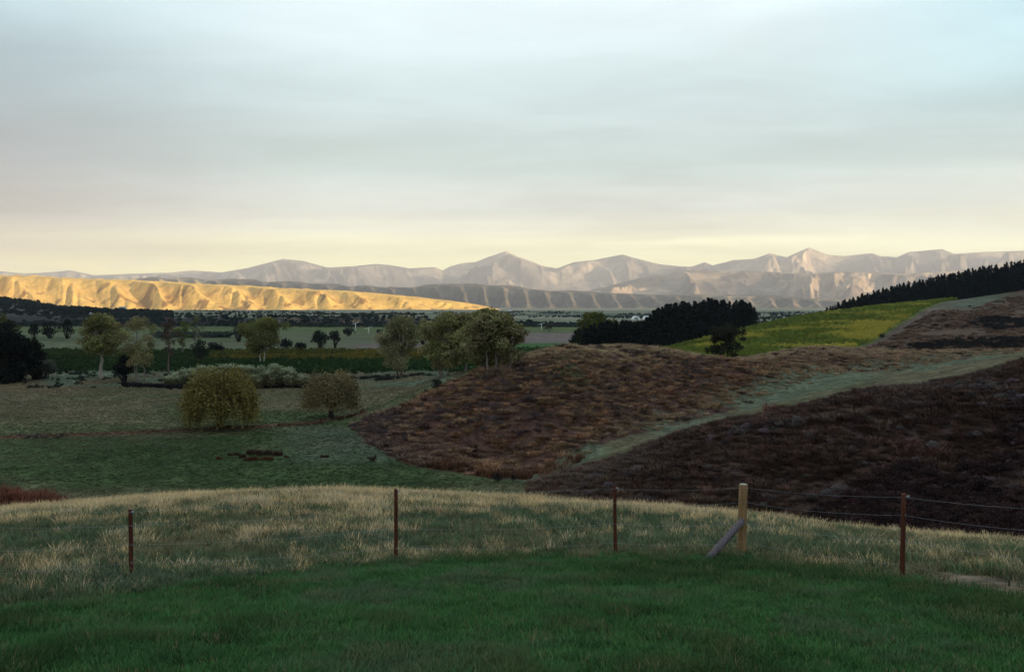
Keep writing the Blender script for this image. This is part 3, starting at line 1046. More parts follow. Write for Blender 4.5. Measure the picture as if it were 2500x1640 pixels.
def grow_near():
    # mown turf
    T = [source('turf_tuft', tuft(34, 0.13, 0.10, 0.0042, 0.7, 200 + i)) for i in range(6)]
    X, Y, px = pts_area(52000, -900, 3400, 4.5, 18.5)
    keep = Y < edge_lawn(px) + rng.normal(0, 0.35, len(Y))
    X, Y, px = X[keep], Y[keep], px[keep]
    n1 = fbm(X * 0.55, Y * 0.55, 301, 4)
    n2 = fbm(X * 1.6, Y * 1.6, 302, 3)
    c = jitter_col(A_LAWN, len(X), 0.38, 0.14)
    c = mixc(c, ss(n1 + 0.9 * n2, 0.10, 0.6) * 0.6, [0.115, 0.140, 0.085])      # frosted, paler patches
    c = mixc(c, ss(-n1 + 0.4 * n2, 0.05, 0.45) * 0.75, [0.022, 0.046, 0.014])
    c = mixc(c, ss(n2 - 0.3 * n1, 0.22, 0.5) * 0.6, [0.085, 0.120, 0.040])
    c = mixc(c, (rng.uniform(0, 1, len(X)) < 0.05) * 0.8, [0.22, 0.17, 0.09])
    sc = (0.75 + 0.5 * ss(-n1 + 0.6 * n2, -0.4, 0.6)) * rng.uniform(0.8, 1.25, len(X))
    scatter('lawn_grass', on_ground(X, Y), sc, rng.uniform(0, 6.28, len(X)), c, T, M_INST)
    # rank pasture: short green turf under tall bleached tufts
    G = [source('pasture_tuft', tuft(26, 0.17, 0.15, 0.006, 0.9, 220 + i)) for i in range(5)]
    X, Y, px = pts_area(46000, -700, 3200, 12, 46)
    keep = (Y > edge_lawn(px) - 0.2) & ~((Y < edge_lawn(px) + 1.9) & (px > 2200 + rng.normal(0, 120, len(px))) & (rng.uniform(0, 1, len(px)) < 0.85)) & (rng.uniform(0, 1, len(X)) < np.interp(Y, [12, 20, 34, 46], [1, 0.8, 0.55, 0.25]))
    X, Y, px = X[keep], Y[keep], px[keep]
    n1 = fbm(X * 0.35, Y * 0.5, 311, 4)
    c = jitter_col([0.085, 0.120, 0.058], len(X), 0.4, 0.1)
    c = mixc(c, ss(n1 + rng.normal(0, .25, len(X)), 0.1, 0.6) * 0.6, [0.125, 0.145, 0.095])
    c = mixc(c, ss(-n1 + rng.normal(0, .3, len(X)), 0.0, 0.5) * 0.7, [0.23, 0.175, 0.095])
    scatter('pasture_grass', on_ground(X, Y), rng.uniform(0.7, 1.4, len(X)), rng.uniform(0, 6.28, len(X)), c, G, M_INST)
    D = [source('bleached_tuft', tuft(40, 0.22, 0.29, 0.0040, 1.0, 240 + i, 0.06)) for i in range(6)]
    X, Y, px = pts_area(60000, -700, 3200, 12, 46)
    n1 = fbm(X * 0.42, Y * 0.60, 321, 4)
    n2 = fbm(X * 1.2, Y * 1.2, 322, 3)
    e = edge_lawn(px)
    cr = np.interp(px, cx, cd)
    dens = 1.25 * ss(n1 + 0.9 * n2 + np.interp(Y, [14, 22, 30], [-0.12, 0.0, 0.08]), 0.12, 0.40) + 0.9 * np.exp(-((Y - cr) / 2.6)**2) + 0.5 * np.exp(-((Y - e - 0.6) / 0.6)**2) * ss(n2 + 0.4, 0, 0.5)
    dens = dens + 0.55 * ss(Y, cr + 1, cr + 4)
    dens = dens + 0.10
    dens *= np.interp(Y, [12, 18, 30, 46], [0.50, 0.55, 0.7, 0.5])
    keep = (Y > e - 0.1) & (rng.uniform(0, 1, len(X)) < dens * 0.60) & ~((Y < e + 2.0) & (px > 2190 + rng.normal(0, 40, len(X))))
    X, Y, px, n1, n2 = X[keep], Y[keep], px[keep], n1[keep], n2[keep]
    c = jitter_col([0.68, 0.475, 0.25], len(X), 0.35, 0.07)
    c = mixc(c, ss(-n2, 0.0, 0.5) * 0.6, [0.46, 0.30, 0.165])
    c = mixc(c, ss(n2, 0.3, 0.6) * 0.6, [0.68, 0.55, 0.38])
    s = np.minimum(np.exp(rng.normal(-0.22, 0.26, len(X))), 1.15) * np.interp(Y - edge_lawn(px), [0, 2, 8, 18], [0.45, 0.7, 0.85, 0.95])
    scatter('bleached_grass', on_ground(X, Y), s, rng.uniform(0, 6.28, len(X)), c, D, M_INST)


def grow_hills():
    G = [source('paddock_tuft', tuft(22, 0.20, 0.16, 0.016, 1.2, 290 + i)) for i in range(4)]
    X, Y, px = pts_area(90000, -300, 1350, 52, 205)
    keep = (Y < np.interp(px, [862, 1000, 1250], [205, 86, 80])) | (Y > hill_back(px) + 1) & (px > 862)
    X, Y, px = X[keep], Y[keep], px[keep]
    P = on_ground(X, Y)
    n1 = fbm(X * 0.06, Y * 0.10, 395, 4)
    c = land_colour(X, Y, P[:, 2]) * 1.35
    c = mixc(c, ss(n1, 0.0, 0.5) * 0.5, [0.20, 0.165, 0.10])
    c = np.clip(c * rng.uniform(0.6, 1.4, (len(X), 1)), 0.005, 1)
    scatter('paddock_grass', P, rng.uniform(0.3, 0.85, len(X)), rng.uniform(0, 6.28, len(X)), c, G, M_INST)
    T = [source('brown_tussock', tuft(80, 0.42, 0.50, 0.020, 1.3, 260 + i)) for i in range(6)]
    # tussock hill
    X, Y, px = pts_area(120000, 860, 3000, 80, 240)
    fd_ = np.interp(px, fx, fd)
    g = Y - fd_
    n1 = fbm(X * 0.05, Y * 0.05, 331, 4)
    n2 = fbm(X * 0.28, Y * 0.28, 332, 3)
    gw = np.interp(px, [1200, 1500, 1800, 2100, 2500], [1.5, 4, 10, 20, 26])
    dens = ss(g, -2, 2) * (0.20 + 0.30 * ss(n2, -0.3, 0.2)) * np.where(px > 1180, np.clip(np.abs(g) / gw, 0.30, 1)**1.3, 1)
    # frosted strip keeps few tussocks
    dens *= 1 - 0.5 * ss(px, 1950, 2150) * (1 - ss(g, 25, 45))
    keep = (rng.uniform(0, 1, len(X)) < dens) & (Y < hill_back(px))
    X, Y, px, n1, n2, g, gw, fd_ = X[keep], Y[keep], px[keep], n1[keep], n2[keep], g[keep], gw[keep], fd_[keep]
    c = jitter_col([0.275, 0.150, 0.082], len(X), 0.6, 0.10)
    c = mixc(c, ss(n1, 0.0, 0.4) * 0.6, [0.115, 0.062, 0.043])
    c = mixc(c, ss(n2, 0.15, 0.5) * 0.5, [0.17, 0.115, 0.095])           # grey woody growth
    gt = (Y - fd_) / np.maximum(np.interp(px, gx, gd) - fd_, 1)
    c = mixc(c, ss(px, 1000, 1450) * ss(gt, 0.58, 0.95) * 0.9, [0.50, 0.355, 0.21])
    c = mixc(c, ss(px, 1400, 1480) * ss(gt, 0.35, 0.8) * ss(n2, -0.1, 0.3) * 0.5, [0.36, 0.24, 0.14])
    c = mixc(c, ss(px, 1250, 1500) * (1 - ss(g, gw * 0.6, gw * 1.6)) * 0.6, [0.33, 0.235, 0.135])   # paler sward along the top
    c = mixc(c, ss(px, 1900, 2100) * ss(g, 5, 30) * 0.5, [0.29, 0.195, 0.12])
    c = mixc(c, np.exp(-((px - 930) / 60)**2) * 0.7, [0.135, 0.090, 0.085])
    s = np.exp(rng.normal(-0.45, 0.33, len(X))) * np.where(g > 30, 0.85, 1.0)
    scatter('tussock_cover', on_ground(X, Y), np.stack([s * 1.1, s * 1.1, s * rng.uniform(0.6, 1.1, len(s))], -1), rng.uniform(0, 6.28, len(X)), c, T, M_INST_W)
    X, Y, px = pts_area(9000, 860, 3000, 80, 240)
    g = Y - np.interp(px, fx, fd)
    keep = (g > 1) & (Y < hill_back(px)) & (rng.uniform(0, 1, len(X)) < 0.5)
    X, Y, px, g = X[keep], Y[keep], px[keep], g[keep]
    s = rng.uniform(0.7, 1.4, len(X))
    c = jitter_col([0.33, 0.20, 0.115], len(X), 0.45, 0.1)
    c = mixc(c, (rng.uniform(0, 1, len(X)) < 0.35) * 1.0, [0.060, 0.030, 0.024])
    scatter('large_tussock', on_ground(X, Y), np.stack([s, s, s * 0.8], -1), rng.uniform(0, 6.28, len(X)), c, T, M_INST_W)
    # dark hillside: brown tussock and grey scrub
    X, Y, px = pts_area(62000, 1290, 3000, 40, 82)
    lo = np.interp(px, [1310, 1800, 2500], [57, 44, 40])
    hi = np.interp(px, ex, ed) + 4
    keep = (Y > lo) & (Y < hi) & (rng.uniform(0, 1, len(X)) < 0.22 + 0.38 * ss(fbm(X * .3, Y * .3, 341, 3), -0.3, 0.2))
    X, Y, px = X[keep], Y[keep], px[keep]
    n2 = fbm(X * 0.22, Y * 0.22, 342, 3)
    c = jitter_col([0.098, 0.054, 0.040], len(X), 0.75, 0.12)
    c = mixc(c, ss(n2, 0.1, 0.45) * 0.6, [0.095, 0.066, 0.058])
    c = mixc(c, (1 - ss(px, 1350, 1700)) * 0.5, [0.17, 0.11, 0.075])
    s = np.exp(rng.normal(-0.72, 0.33, len(X)))
    scatter('dark_tussock_cover', on_ground(X, Y), np.stack([s, s, s * rng.uniform(0.7, 1.2, len(s))], -1), rng.uniform(0, 6.28, len(X)), c, T, M_INST_W)
    B = [source('scrub_bush', leafball(420, 0.62, 0.42, 0.085, 280 + i)) for i in range(5)]
    X, Y, px = pts_area(5200, 1290, 3000, 42, 80)
    keep = (Y > np.interp(px, [1310, 1800, 2500], [57, 45, 41])) & (Y < np.interp(px, ex, ed) + 2) & ((fbm(X * .16, Y * .16, 351, 3) + 0.5 * fbm(X * .7, Y * .7, 353, 2) > 0.30) | (rng.uniform(0, 1, len(X)) < 0.05)) & (Y < np.interp(px, ex, ed) - 3)
    X, Y, px = X[keep], Y[keep], px[keep]
    c = jitter_col([0.105, 0.078, 0.078], len(X), 0.6, 0.1)
    s1 = rng.uniform(0.3, 0.8, len(X))
    X3, Y3, px3 = pts_area(5200, 1750, 3000, 40, 66)  # near-black bushes imitate shade low on the right of the hillside
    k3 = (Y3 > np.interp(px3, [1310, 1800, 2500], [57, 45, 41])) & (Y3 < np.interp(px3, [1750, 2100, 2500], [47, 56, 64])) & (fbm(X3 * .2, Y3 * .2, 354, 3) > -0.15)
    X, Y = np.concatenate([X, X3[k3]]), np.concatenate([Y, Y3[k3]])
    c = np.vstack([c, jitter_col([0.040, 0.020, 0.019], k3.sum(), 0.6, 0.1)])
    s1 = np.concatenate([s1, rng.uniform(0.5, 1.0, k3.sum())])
    X2, Y2, px2 = pts_area(2600, 860, 2000, 84, 150)
    g2 = Y2 - np.interp(px2, fx, fd)
    keep = (g2 > 0) & (Y2 < hill_back(px2)) & ((fbm(X2 * .12, Y2 * .12, 352, 3) > 0.28) | (px2 < 945))
    X2, Y2 = X2[keep], Y2[keep]
    c2 = jitter_col([0.105, 0.070, 0.064], len(X2), 0.3, 0.1)
    s2 = rng.uniform(0.35, 0.85, len(X2))
    scatter('scrub_and_shade_cover', np.vstack([on_ground(X, Y), on_ground(X2, Y2)]), np.concatenate([s1, s2]), rng.uniform(0, 6.28, len(X) + len(X2)),
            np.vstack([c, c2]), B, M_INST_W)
    X, Y, px = pts_area(9000, 2050, 3000, 285, 560)
    re_ = np.interp(Y, [280, 330, 420, 500, 545], [2040, 2130, 2230, 2300, 2345])
    keep = (px > re_ + 22) & (fbm(X * .02, Y * .02, 391, 4) > -0.22) & ~((np.abs(px - re_ - 60) < 45) & (Y > 450))
    X, Y, px = X[keep], Y[keep], px[keep]
    c = jitter_col([0.165, 0.092, 0.058], len(X), 0.5, 0.1)
    s = rng.uniform(0.9, 2.6, len(X))
    scatter('hillside_tussock', on_ground(X, Y), np.stack([s, s, s * 0.6], -1), rng.uniform(0, 6.28, len(X)), c, T, M_INST_W)
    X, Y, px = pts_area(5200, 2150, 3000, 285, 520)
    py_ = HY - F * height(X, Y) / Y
    d1 = (py_ > np.interp(px, [2180, 2300, 2500], [852, 838, 826])) * (px > 2170)  # dark bush strip stands in for the shadowed hollow on this slope
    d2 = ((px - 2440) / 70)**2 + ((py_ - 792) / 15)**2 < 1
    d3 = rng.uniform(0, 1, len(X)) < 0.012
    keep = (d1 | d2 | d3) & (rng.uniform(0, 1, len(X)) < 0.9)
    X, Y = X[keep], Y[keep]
    scatter('hillside_scrub_and_shade', on_ground(X, Y), rng.uniform(1.0, 2.6, len(X)), rng.uniform(0, 6.28, len(X)), jitter_col([0.020, 0.016, 0.014], len(X), 0.4), B, M_INST_W)
    # rushes along the ditch, in the frosted flats and on the brown bank
    R = [source('rush_tuft', tuft(46, 0.30, 0.55, 0.02, 0.6, 300 + i)) for i in range(4)]
    P, cc, sc = [], [], []
    tcol = rng.uniform(-150, 900, 520)
    row = np.interp(tcol, [0, 330, 520, 640, 760, 890], [1068, 1056, 1047, 1041, 1031, 1008])
    keep = fbm(tcol * 0.02, tcol * 0, 361, 3) > np.where(tcol < 520, -0.1, -0.3)
    tcol, row = tcol[keep], row[keep]
    Yq = 14.2 * F / (row - HY) + rng.normal(0, 0.7, len(row))
    P.append(on_ground((tcol - CX) / F * Yq, Yq)); cc.append(jitter_col([0.10, 0.045, 0.032], len(Yq), 0.4)); sc.append(rng.uniform(0.18, 0.5, len(Yq)) * np.where(tcol < 520, 0.6, 1.1))
    tcol, row = rng.uniform(60, 430, 900), rng.uniform(905, 948, 900)
    keep = fbm(tcol * 0.035, row * 0.16, 362, 3) > 0.12
    tcol, row = tcol[keep], row[keep]
    Yq = 14.7 * F / (row - HY)
    P.append(on_ground((tcol - CX) / F * Yq, Yq)); cc.append(jitter_col([0.022, 0.028, 0.020], len(Yq), 0.4)); sc.append(rng.uniform(0.5, 1.2, len(Yq)))
    tcol, row = rng.uniform(860, 1080, 260), rng.uniform(922, 938, 260)
    keep = fbm(tcol * 0.03, row * 0.12, 363, 3) > 0.08
    tcol, row = tcol[keep], row[keep]
    Yq = 14.7 * F / (row - HY)
    P.append(on_ground((tcol - CX) / F * Yq, Yq)); cc.append(jitter_col([0.03, 0.03, 0.025], len(Yq), 0.4)); sc.append(rng.uniform(0.8, 1.6, len(Yq)))
    tcol = rng.uniform(300, 745, 700)
    row = np.interp(tcol, [300, 420, 520, 745], [942, 949, 949, 947]) + rng.normal(0, 1.5, 700)
    Yq = 14.7 * F / (row - HY)
    P.append(on_ground((tcol - CX) / F * Yq, Yq)); cc.append(jitter_col([0.018, 0.014, 0.016], 700, 0.4)); sc.append(rng.uniform(0.7, 1.5, 700))
    X, Y, px = pts_area(900, -300, 150, 38, 50)
    P.append(on_ground(X, Y)); cc.append(jitter_col([0.17, 0.065, 0.04], len(X), 0.3)); sc.append(rng.uniform(0.6, 1.3, len(X)))
    X, Y, px = pts_area(260, 1050, 1420, 80, 90)
    keep = np.abs(Y - np.interp(px, fx, fd) - 1.5) < 2.2
    P.append(on_ground(X[keep], Y[keep])); cc.append(jitter_col([0.11, 0.050, 0.028], keep.sum(), 0.4)); sc.append(rng.uniform(0.8, 1.5, keep.sum()))
    P, cc, sc = np.vstack(P), np.vstack(cc), np.concatenate(sc)
    scatter('rushes', P, sc, rng.uniform(0, 6.28, len(P)), cc, R, M_INST_W)


def grow_vines():
    B = [source('vine_clump', leafball(110, 0.62, 0.75, 0.24, 320 + i, 0.5, 4)) for i in range(5)]
    P, cc, sc = [], [], []
    # slope vineyard: rows run up the hill
    a = math.radians(38)
    ux, uy = math.sin(a), math.cos(a)
    A_, B_ = np.meshgrid(np.arange(-420, 420, 2.6), np.arange(-420, 420, 1.05), indexing='ij')
    cx0, cy0 = at_col(1950, 400)
    X = cx0 + A_ * uy + B_ * ux + rng.normal(0, 0.12, A_.shape)
    Y = cy0 - A_ * ux + B_ * uy + rng.normal(0, 0.12, A_.shape)
    X, Y = X.ravel(), Y.ravel()
    px = CX + F * X / np.maximum(Y, 1)
    redge = np.interp(Y, [280, 330, 420, 500, 545], [2040, 2130, 2230, 2300, 2345])
    jl = np.interp(px, jx, jd)
    keep = (Y > 275) & (Y < jl + 8) & (px > 1545) & (px < redge - 8) & (rng.uniform(0, 1, len(X)) < 0.93)
    left = np.interp(Y, [300, 350, 392, 440, 470], [1580, 1650, 1722, 1868, 1900])
    keep &= px > left
    X, Y = X[keep], Y[keep]
    n1 = fbm(X * 0.020 + Y * 0.006, Y * 0.016 - X * 0.008, 371, 4)
    n2 = fbm(X * 0.09, Y * 0.09, 372, 3)
    px = CX + F * X / Y
    c = jitter_col([0.175, 0.205, 0.034], len(X), 0.3, 0.1)
    c = mixc(c, ss(n1 + 0.5 * n2 + 0.30 * ss(px, 1850, 2250) - 0.24, -0.08, 0.32) * 0.85, [0.56, 0.45, 0.08])
    P.append(on_ground(X, Y)); cc.append(c); sc.append(rng.uniform(0.75, 1.2, len(X)))
    # valley vineyards: rows run across
    for (c0, c1, d0, d1, base, yel, step) in ((560, 1480, 208, 258, [0.030, 0.062, 0.018], 0.0, 3.0), (520, 1160, 258, 318, [0.085, 0.085, 0.018], 0.7, 3.0),
                                              (1160, 1480, 262, 330, [0.042, 0.088, 0.022], 0.0, 3.2), (-200, 560, 215, 320, [0.030, 0.055, 0.018], 0.1, 3.2)):
        for yy in np.arange(d0, d1, step):
            X = np.arange((c0 - CX) / F * yy, (c1 - CX) / F * yy, 1.15)
            X = X + rng.normal(0, 0.15, len(X))
            Y = np.full(len(X), yy) + 0.02 * X + rng.normal(0, 0.1, len(X))
            keep = rng.uniform(0, 1, len(X)) < 0.9
            X, Y = X[keep], Y[keep]
            c = jitter_col(base, len(X), 0.25, 0.1)
            if yel:
                c = mixc(c, ss(fbm(X * 0.05, Y * 0.09, 375, 3), -0.1, 0.3) * yel, [0.20, 0.14, 0.025])
            P.append(on_ground(X, Y)); cc.append(c); sc.append(rng.uniform(0.7, 1.1, len(X)))
    P, cc, sc = np.vstack(P), np.vstack(cc), np.concatenate(sc)
    scatter('vine_rows', P, sc, rng.uniform(0, 6.28, len(P)), cc, B, M_INST)


def grow_distance():
    B = [source('far_tree', leafball(150, 2.6, 2.6, 1.0, 340 + i, 0.4, 6)) for i in range(5)]
    P, cc, sc = [], [], []

    def strip(n, c0, c1, dlo, dhi, col, s0, s1, thr=-9, sd=0):
        px = rng.uniform(c0, c1, n)
        Y = rng.uniform(dlo, dhi, n)
        X = (px - CX) / F * Y
        k = fbm(X * 0.006, Y * 0.02, 380 + sd, 3) > thr
        X, Y = X[k], Y[k]
        P.append(on_ground(X, Y)); cc.append(jitter_col(col, len(X), 0.35, 0.1)); sc.append(rng.uniform(s0, s1, len(X)))
    strip(1700, -300, 1450, 775, 866, [0.022, 0.030, 0.024], 0.35, 0.75, -0.25, 1)          # scrub on the bluff
    strip(700, 560, 1450, 766, 796, [0.040, 0.052, 0.040], 0.25, 0.55, -9, 2)
    strip(2200, -300, 420, 880, 1450, [0.020, 0.024, 0.019], 0.5, 1.2, -0.15, 3)           # wooded left terrace
    for kk in range(30):
        bp, bY = rng.uniform(430, 2150), 1000 + 1500 * rng.uniform(0, 1)**1.5
        ln_ = rng.uniform(20, 130)
        nn = int(ln_ / 2.6)
        X = (bp - CX) / F * bY + np.linspace(-ln_ / 2, ln_ / 2, nn) + rng.normal(0, 1.2, nn)
        Y = bY + np.linspace(-1, 1, nn) * ln_ * rng.uniform(-0.4, 0.4) + rng.normal(0, 2, nn)
        P.append(on_ground(X, Y)); cc.append(jitter_col([0.028, 0.038, 0.028], nn, 0.3)); sc.append(rng.uniform(0.35, 0.8, nn) * rng.uniform(0.7, 1.2))           # shelter belts on the plain
    strip(260, 1150, 2200, 1200, 1300, [0.026, 0.036, 0.028], 0.35, 0.8, 0.0, 5)
    strip(520, 1800, 2150, 900, 2400, [0.028, 0.038, 0.030], 0.4, 1.0, -0.1, 6)
    strip(300, 380, 560, 470, 500, [0.06, 0.075, 0.06], 0.3, 0.6, -9, 7)
    strip(26, 200, 1300, 3000, 3800, [0.04, 0.05, 0.04], 0.5, 1.2, 0.2, 8)
    P, cc, sc = np.vstack(P), np.vstack(cc), np.concatenate(sc)
    scatter('distant_woods', P, sc, rng.uniform(0, 6.28, len(P)), cc, B, M_INST_W)


grow_near()
grow_hills()
grow_vines()
grow_distance()


# ------------------------------------------------------------------ trees
def limb_path(p0, p1, r, wob=0.06, n=5):
    p0, p1 = np.asarray(p0, float), np.asarray(p1, float)
    L = np.linalg.norm(p1 - p0)
    t = np.linspace(0, 1, n)[:, None]
    P = p0 + (p1 - p0) * t
    P[1:-1] += r.normal(0, wob * L, (n - 2, 3)) * [1, 1, 0.4]
    return P


def fill_clumps(G, clumps, col, r, leaf, per_m2, hollow=0.35, var=0.3, hang=None, aspect=1.0, tips=None):
    """leaf faces spread through every clump (x, y, z, radius, flatness)"""
    for (x, y, z, rad, fl) in clumps:
        n = max(6, int(per_m2 * rad * rad))
        d = r.normal(size=(n, 3))
        d /= np.linalg.norm(d, axis=1)[:, None]
        P = np.array([x, y, z]) + d * (rad * r.uniform(hollow, 1.05, n)**0.8)[:, None] * [1, 1, fl]
        base = np.asarray(col) * r.uniform(1 - var, 1 + var) * r.uniform(0.92, 1.08, 3)
        V, q, _, c = leaf_faces(P, leaf, r, r.uniform(0.75, 1.25, n), aspect, hang)
        cc_ = np.clip(c * base, 0.003, 1)
        if tips is not None:
            f = np.repeat(ss(d[:, 2], 0.1, 0.8), 4)[:, None]
            cc_ = cc_ * (1 - f) + np.asarray(tips) * c * f
        G.add(V, q, None, cc_)


def crown_tree(name, loc, h, w, crown_base, col, bark, label, seed, group=None, dense=0.95, leaf=0.24, stems=1, n_limbs=9, gap=0.5, cat='tree', trunk_r=None,
               top_heavy=0.4, lean=0.0, clump=0.20, fork=0.35):
    """a broadleaved tree: stems, limbs and leaf clumps at the ends of the limbs"""
    r = np.random.default_rng(seed)
    root = tag(empty(name, loc, 0.0), label, cat, group)
    tr, G = Geo(), Geo()
    R0 = trunk_r or 0.022 * h
    clumps = []
    for s in range(stems):
        off = np.array([r.normal(0, w * 0.10), r.normal(0, w * 0.10), 0]) if stems > 1 else np.zeros(3)
        fk = h * r.uniform(fork - 0.07, fork + 0.07)
        topz = h * r.uniform(0.82, 0.93) if s else h * 0.90
        mid = off * 1.2 + [lean * fk, r.normal(0, 0.02) * h, fk]
        tr.tube(limb_path(off + [0, 0, -0.4], mid, r, 0.03, 6), np.linspace(R0 * 1.25, R0 * 0.8, 6) / math.sqrt(stems), 7, bark)
        k = n_limbs // stems
        for i in range(k):
            a = 2 * math.pi * (i + r.uniform(-0.3, 0.3)) / k
            f = r.uniform(0, 1)
            zz = crown_base * h + (topz - crown_base * h) * (1 - (1 - f)**(1 + top_heavy))
            tt = (zz / h - crown_base) / max(0.05, 0.93 - crown_base)
            rad = w * 0.5 * math.sin(math.pi * min(1, max(0.12, 0.18 + 0.72 * tt)))**0.7 * r.uniform(0.45, 0.80)
            tip = mid * [1, 1, 0] + [math.cos(a) * rad + lean * zz, math.sin(a) * rad, zz]
            st = mid + (tip - mid) * [0, 0, 0.25] * (zz > fk)
            tr.tube(limb_path(st, tip, r, 0.07, 5), np.linspace(R0 * 0.55, R0 * 0.12, 5) / math.sqrt(stems), 5, bark)
            cr = w * clump * r.uniform(0.75, 1.25)
            clumps.append((*tip, cr, r.uniform(0.65, 0.95)))
            for _ in range(2):
                o2 = tip + r.normal(0, 0.75, 3) * [cr, cr, cr * 0.8]
                if o2[2] > crown_base * h * 0.9 and o2[2] < h:
                    tr.tube(limb_path(st + (tip - st) * 0.6, o2, r, 0.08, 4), np.linspace(R0 * 0.25, R0 * 0.07, 4) / math.sqrt(stems), 4, bark)
                    clumps.append((*o2, cr * r.uniform(0.5, 0.85), r.uniform(0.6, 0.95)))
        tip = mid * [1, 1, 0] + [lean * topz, 0, topz]
        tr.tube(limb_path(mid, tip, r, 0.04, 6), np.linspace(R0 * 0.75, R0 * 0.12, 6) / math.sqrt(stems), 6, bark)
        clumps.append((tip[0], tip[1], h - w * clump * 0.8, w * clump, 0.85))
    tr.build('trunk', M_BARK, root)
    fill_clumps(G, clumps, col, r, leaf, 84 * dense * (0.34 / leaf)**2, 0.25, 0.32)
    G.build('crown', M_LEAF, root, smooth=False)
    return root


def bush(name, loc, h, w, col, label, seed, group=None, leaf=0.28, dense=1.0, tips=None, cat='bush', bark=(0.03, 0.025, 0.02), lobes=9, low=0.12, d=None):
    """a shrub or low dense tree foliated to the ground"""
    r = np.random.default_rng(seed)
    root = tag(empty(name, loc, 0.0), label, cat, group)
    d = d or w
    tr, G = Geo(), Geo()
    cl = []
    for i in range(lobes):
        a = r.uniform(0, 2 * math.pi)
        f = math.sqrt(r.uniform(0, 1)) * 0.72
        x, y = math.cos(a) * f * w / 2, math.sin(a) * f * d / 2
        rr_ = min(w, d, h * 1.6) * r.uniform(0.17, 0.27)
        z = low * h + (h - rr_ * 0.8 - low * h) * (1 - 0.75 * f * f) * r.uniform(0.45, 1.0)
        cl.append((x, y, max(z, rr_ * 0.5), rr_, 0.85))
        tr.tube(limb_path([x * 0.15, y * 0.15, -0.2], [x, y, z], r, 0.05, 4), np.linspace(0.03, 0.008, 4) * h, 5, bark)
    for i in range(3):
        x, y = r.normal(0, 0.13, 2) * [w, d]
        rr_ = min(w, d, h * 1.6) * r.uniform(0.2, 0.28)
        cl.append((x, y, h - rr_ * 0.8, rr_, 0.8))
        tr.tube(limb_path([x * 0.15, y * 0.15, -0.2], [x, y, h - rr_], r, 0.05, 4), np.linspace(0.035, 0.008, 4) * h, 5, bark)
    tr.build('stems', M_BARK, root)
    fill_clumps(G, cl, col, r, leaf, 75 * dense * (0.28 / leaf)**2, 0.3, 0.3, tips=tips)
    G.build('crown', M_LEAF, root, smooth=False)
    return root


def willow(name, loc, h, w, col, label, seed, thin=0.0, hem=0.12, leaf=0.15, n=420, trunk_lean=0.0, hang=1.0, drop=1.0):
    """a weeping willow: limbs that arch out and curtains of hanging shoots"""
    r = np.random.default_rng(seed)
    root = tag(empty(name, loc, 0.0), label, 'willow')
    tr, G = Geo(), Geo()
    bark = (0.045, 0.032, 0.025)
    fk = np.array([trunk_lean, 0, h * 0.22])
    tr.tube(limb_path([0, 0, -0.4], fk, r, 0.03, 5), np.linspace(0.065, 0.045, 5) * h, 9, bark)
    masses = []
    nb = 46
    for i in range(nb):
        a = i * 2.399963 + r.normal(0, 0.15)
        f = (i + 0.5) / nb
        zr = 1 - f * 1.08
        rad = math.sqrt(max(0, 1 - (1.05 * zr - 0.12)**2)) * 0.84
        p = np.array([math.cos(a) * rad * w / 2, math.sin(a) * rad * w / 2, h * (0.33 + 0.57 * math.copysign(abs(zr)**0.85, zr))])
        p *= r.uniform(0.93, 1.05)
        if r.uniform() > thin:
            masses.append(p)
        if i % 2 == 0:
            q = (fk + p) / 2 + [0, 0, 0.06 * h]
            tr.tube(np.array([fk, (fk + q) / 2 + r.normal(0, .1, 3), q, p]), np.linspace(0.028, 0.005, 4) * h, 5, bark)
    tr.build('trunk', M_BARK, root)
    for p in masses:
        ns = max(4, int(n / nb))
        shade = r.uniform(0.55, 1.35)
        for k in range(ns):
            st = p + r.normal(0, 1, 3) * [0.085 * w, 0.085 * w, 0.06 * h]
            outd = st[:2] / (np.linalg.norm(st[:2]) + 1e-6)
            fall = drop * h * r.uniform(0.10, 0.34) * (0.55 + 0.9 * np.linalg.norm(st[:2]) / (w / 2))
            ztop = st[2] + 0.03 * h
            zbot = max(ztop - fall, h * hem * r.uniform(0.7, 1.7))
            m_ = max(4, int((ztop - zbot) / 0.24))
            t = np.linspace(0, 1, m_)
            curve = 0.09 * w * (1 - (1 - t)**2)
            P = np.stack([st[0] + outd[0] * curve, st[1] + outd[1] * curve, ztop - (ztop - zbot) * t**1.25], -1) + r.normal(0, 0.07, (m_, 3))
            V, q, _, c = leaf_faces(P, leaf, r, r.uniform(0.8, 1.2, m_) * shade * r.uniform(0.85, 1.15), 2.2, (0.75, hang))
            G.add(V, q, None, np.clip(c * np.asarray(col), 0.003, 1))
    G.build('crown', M_LEAF, root, smooth=False)
    return root


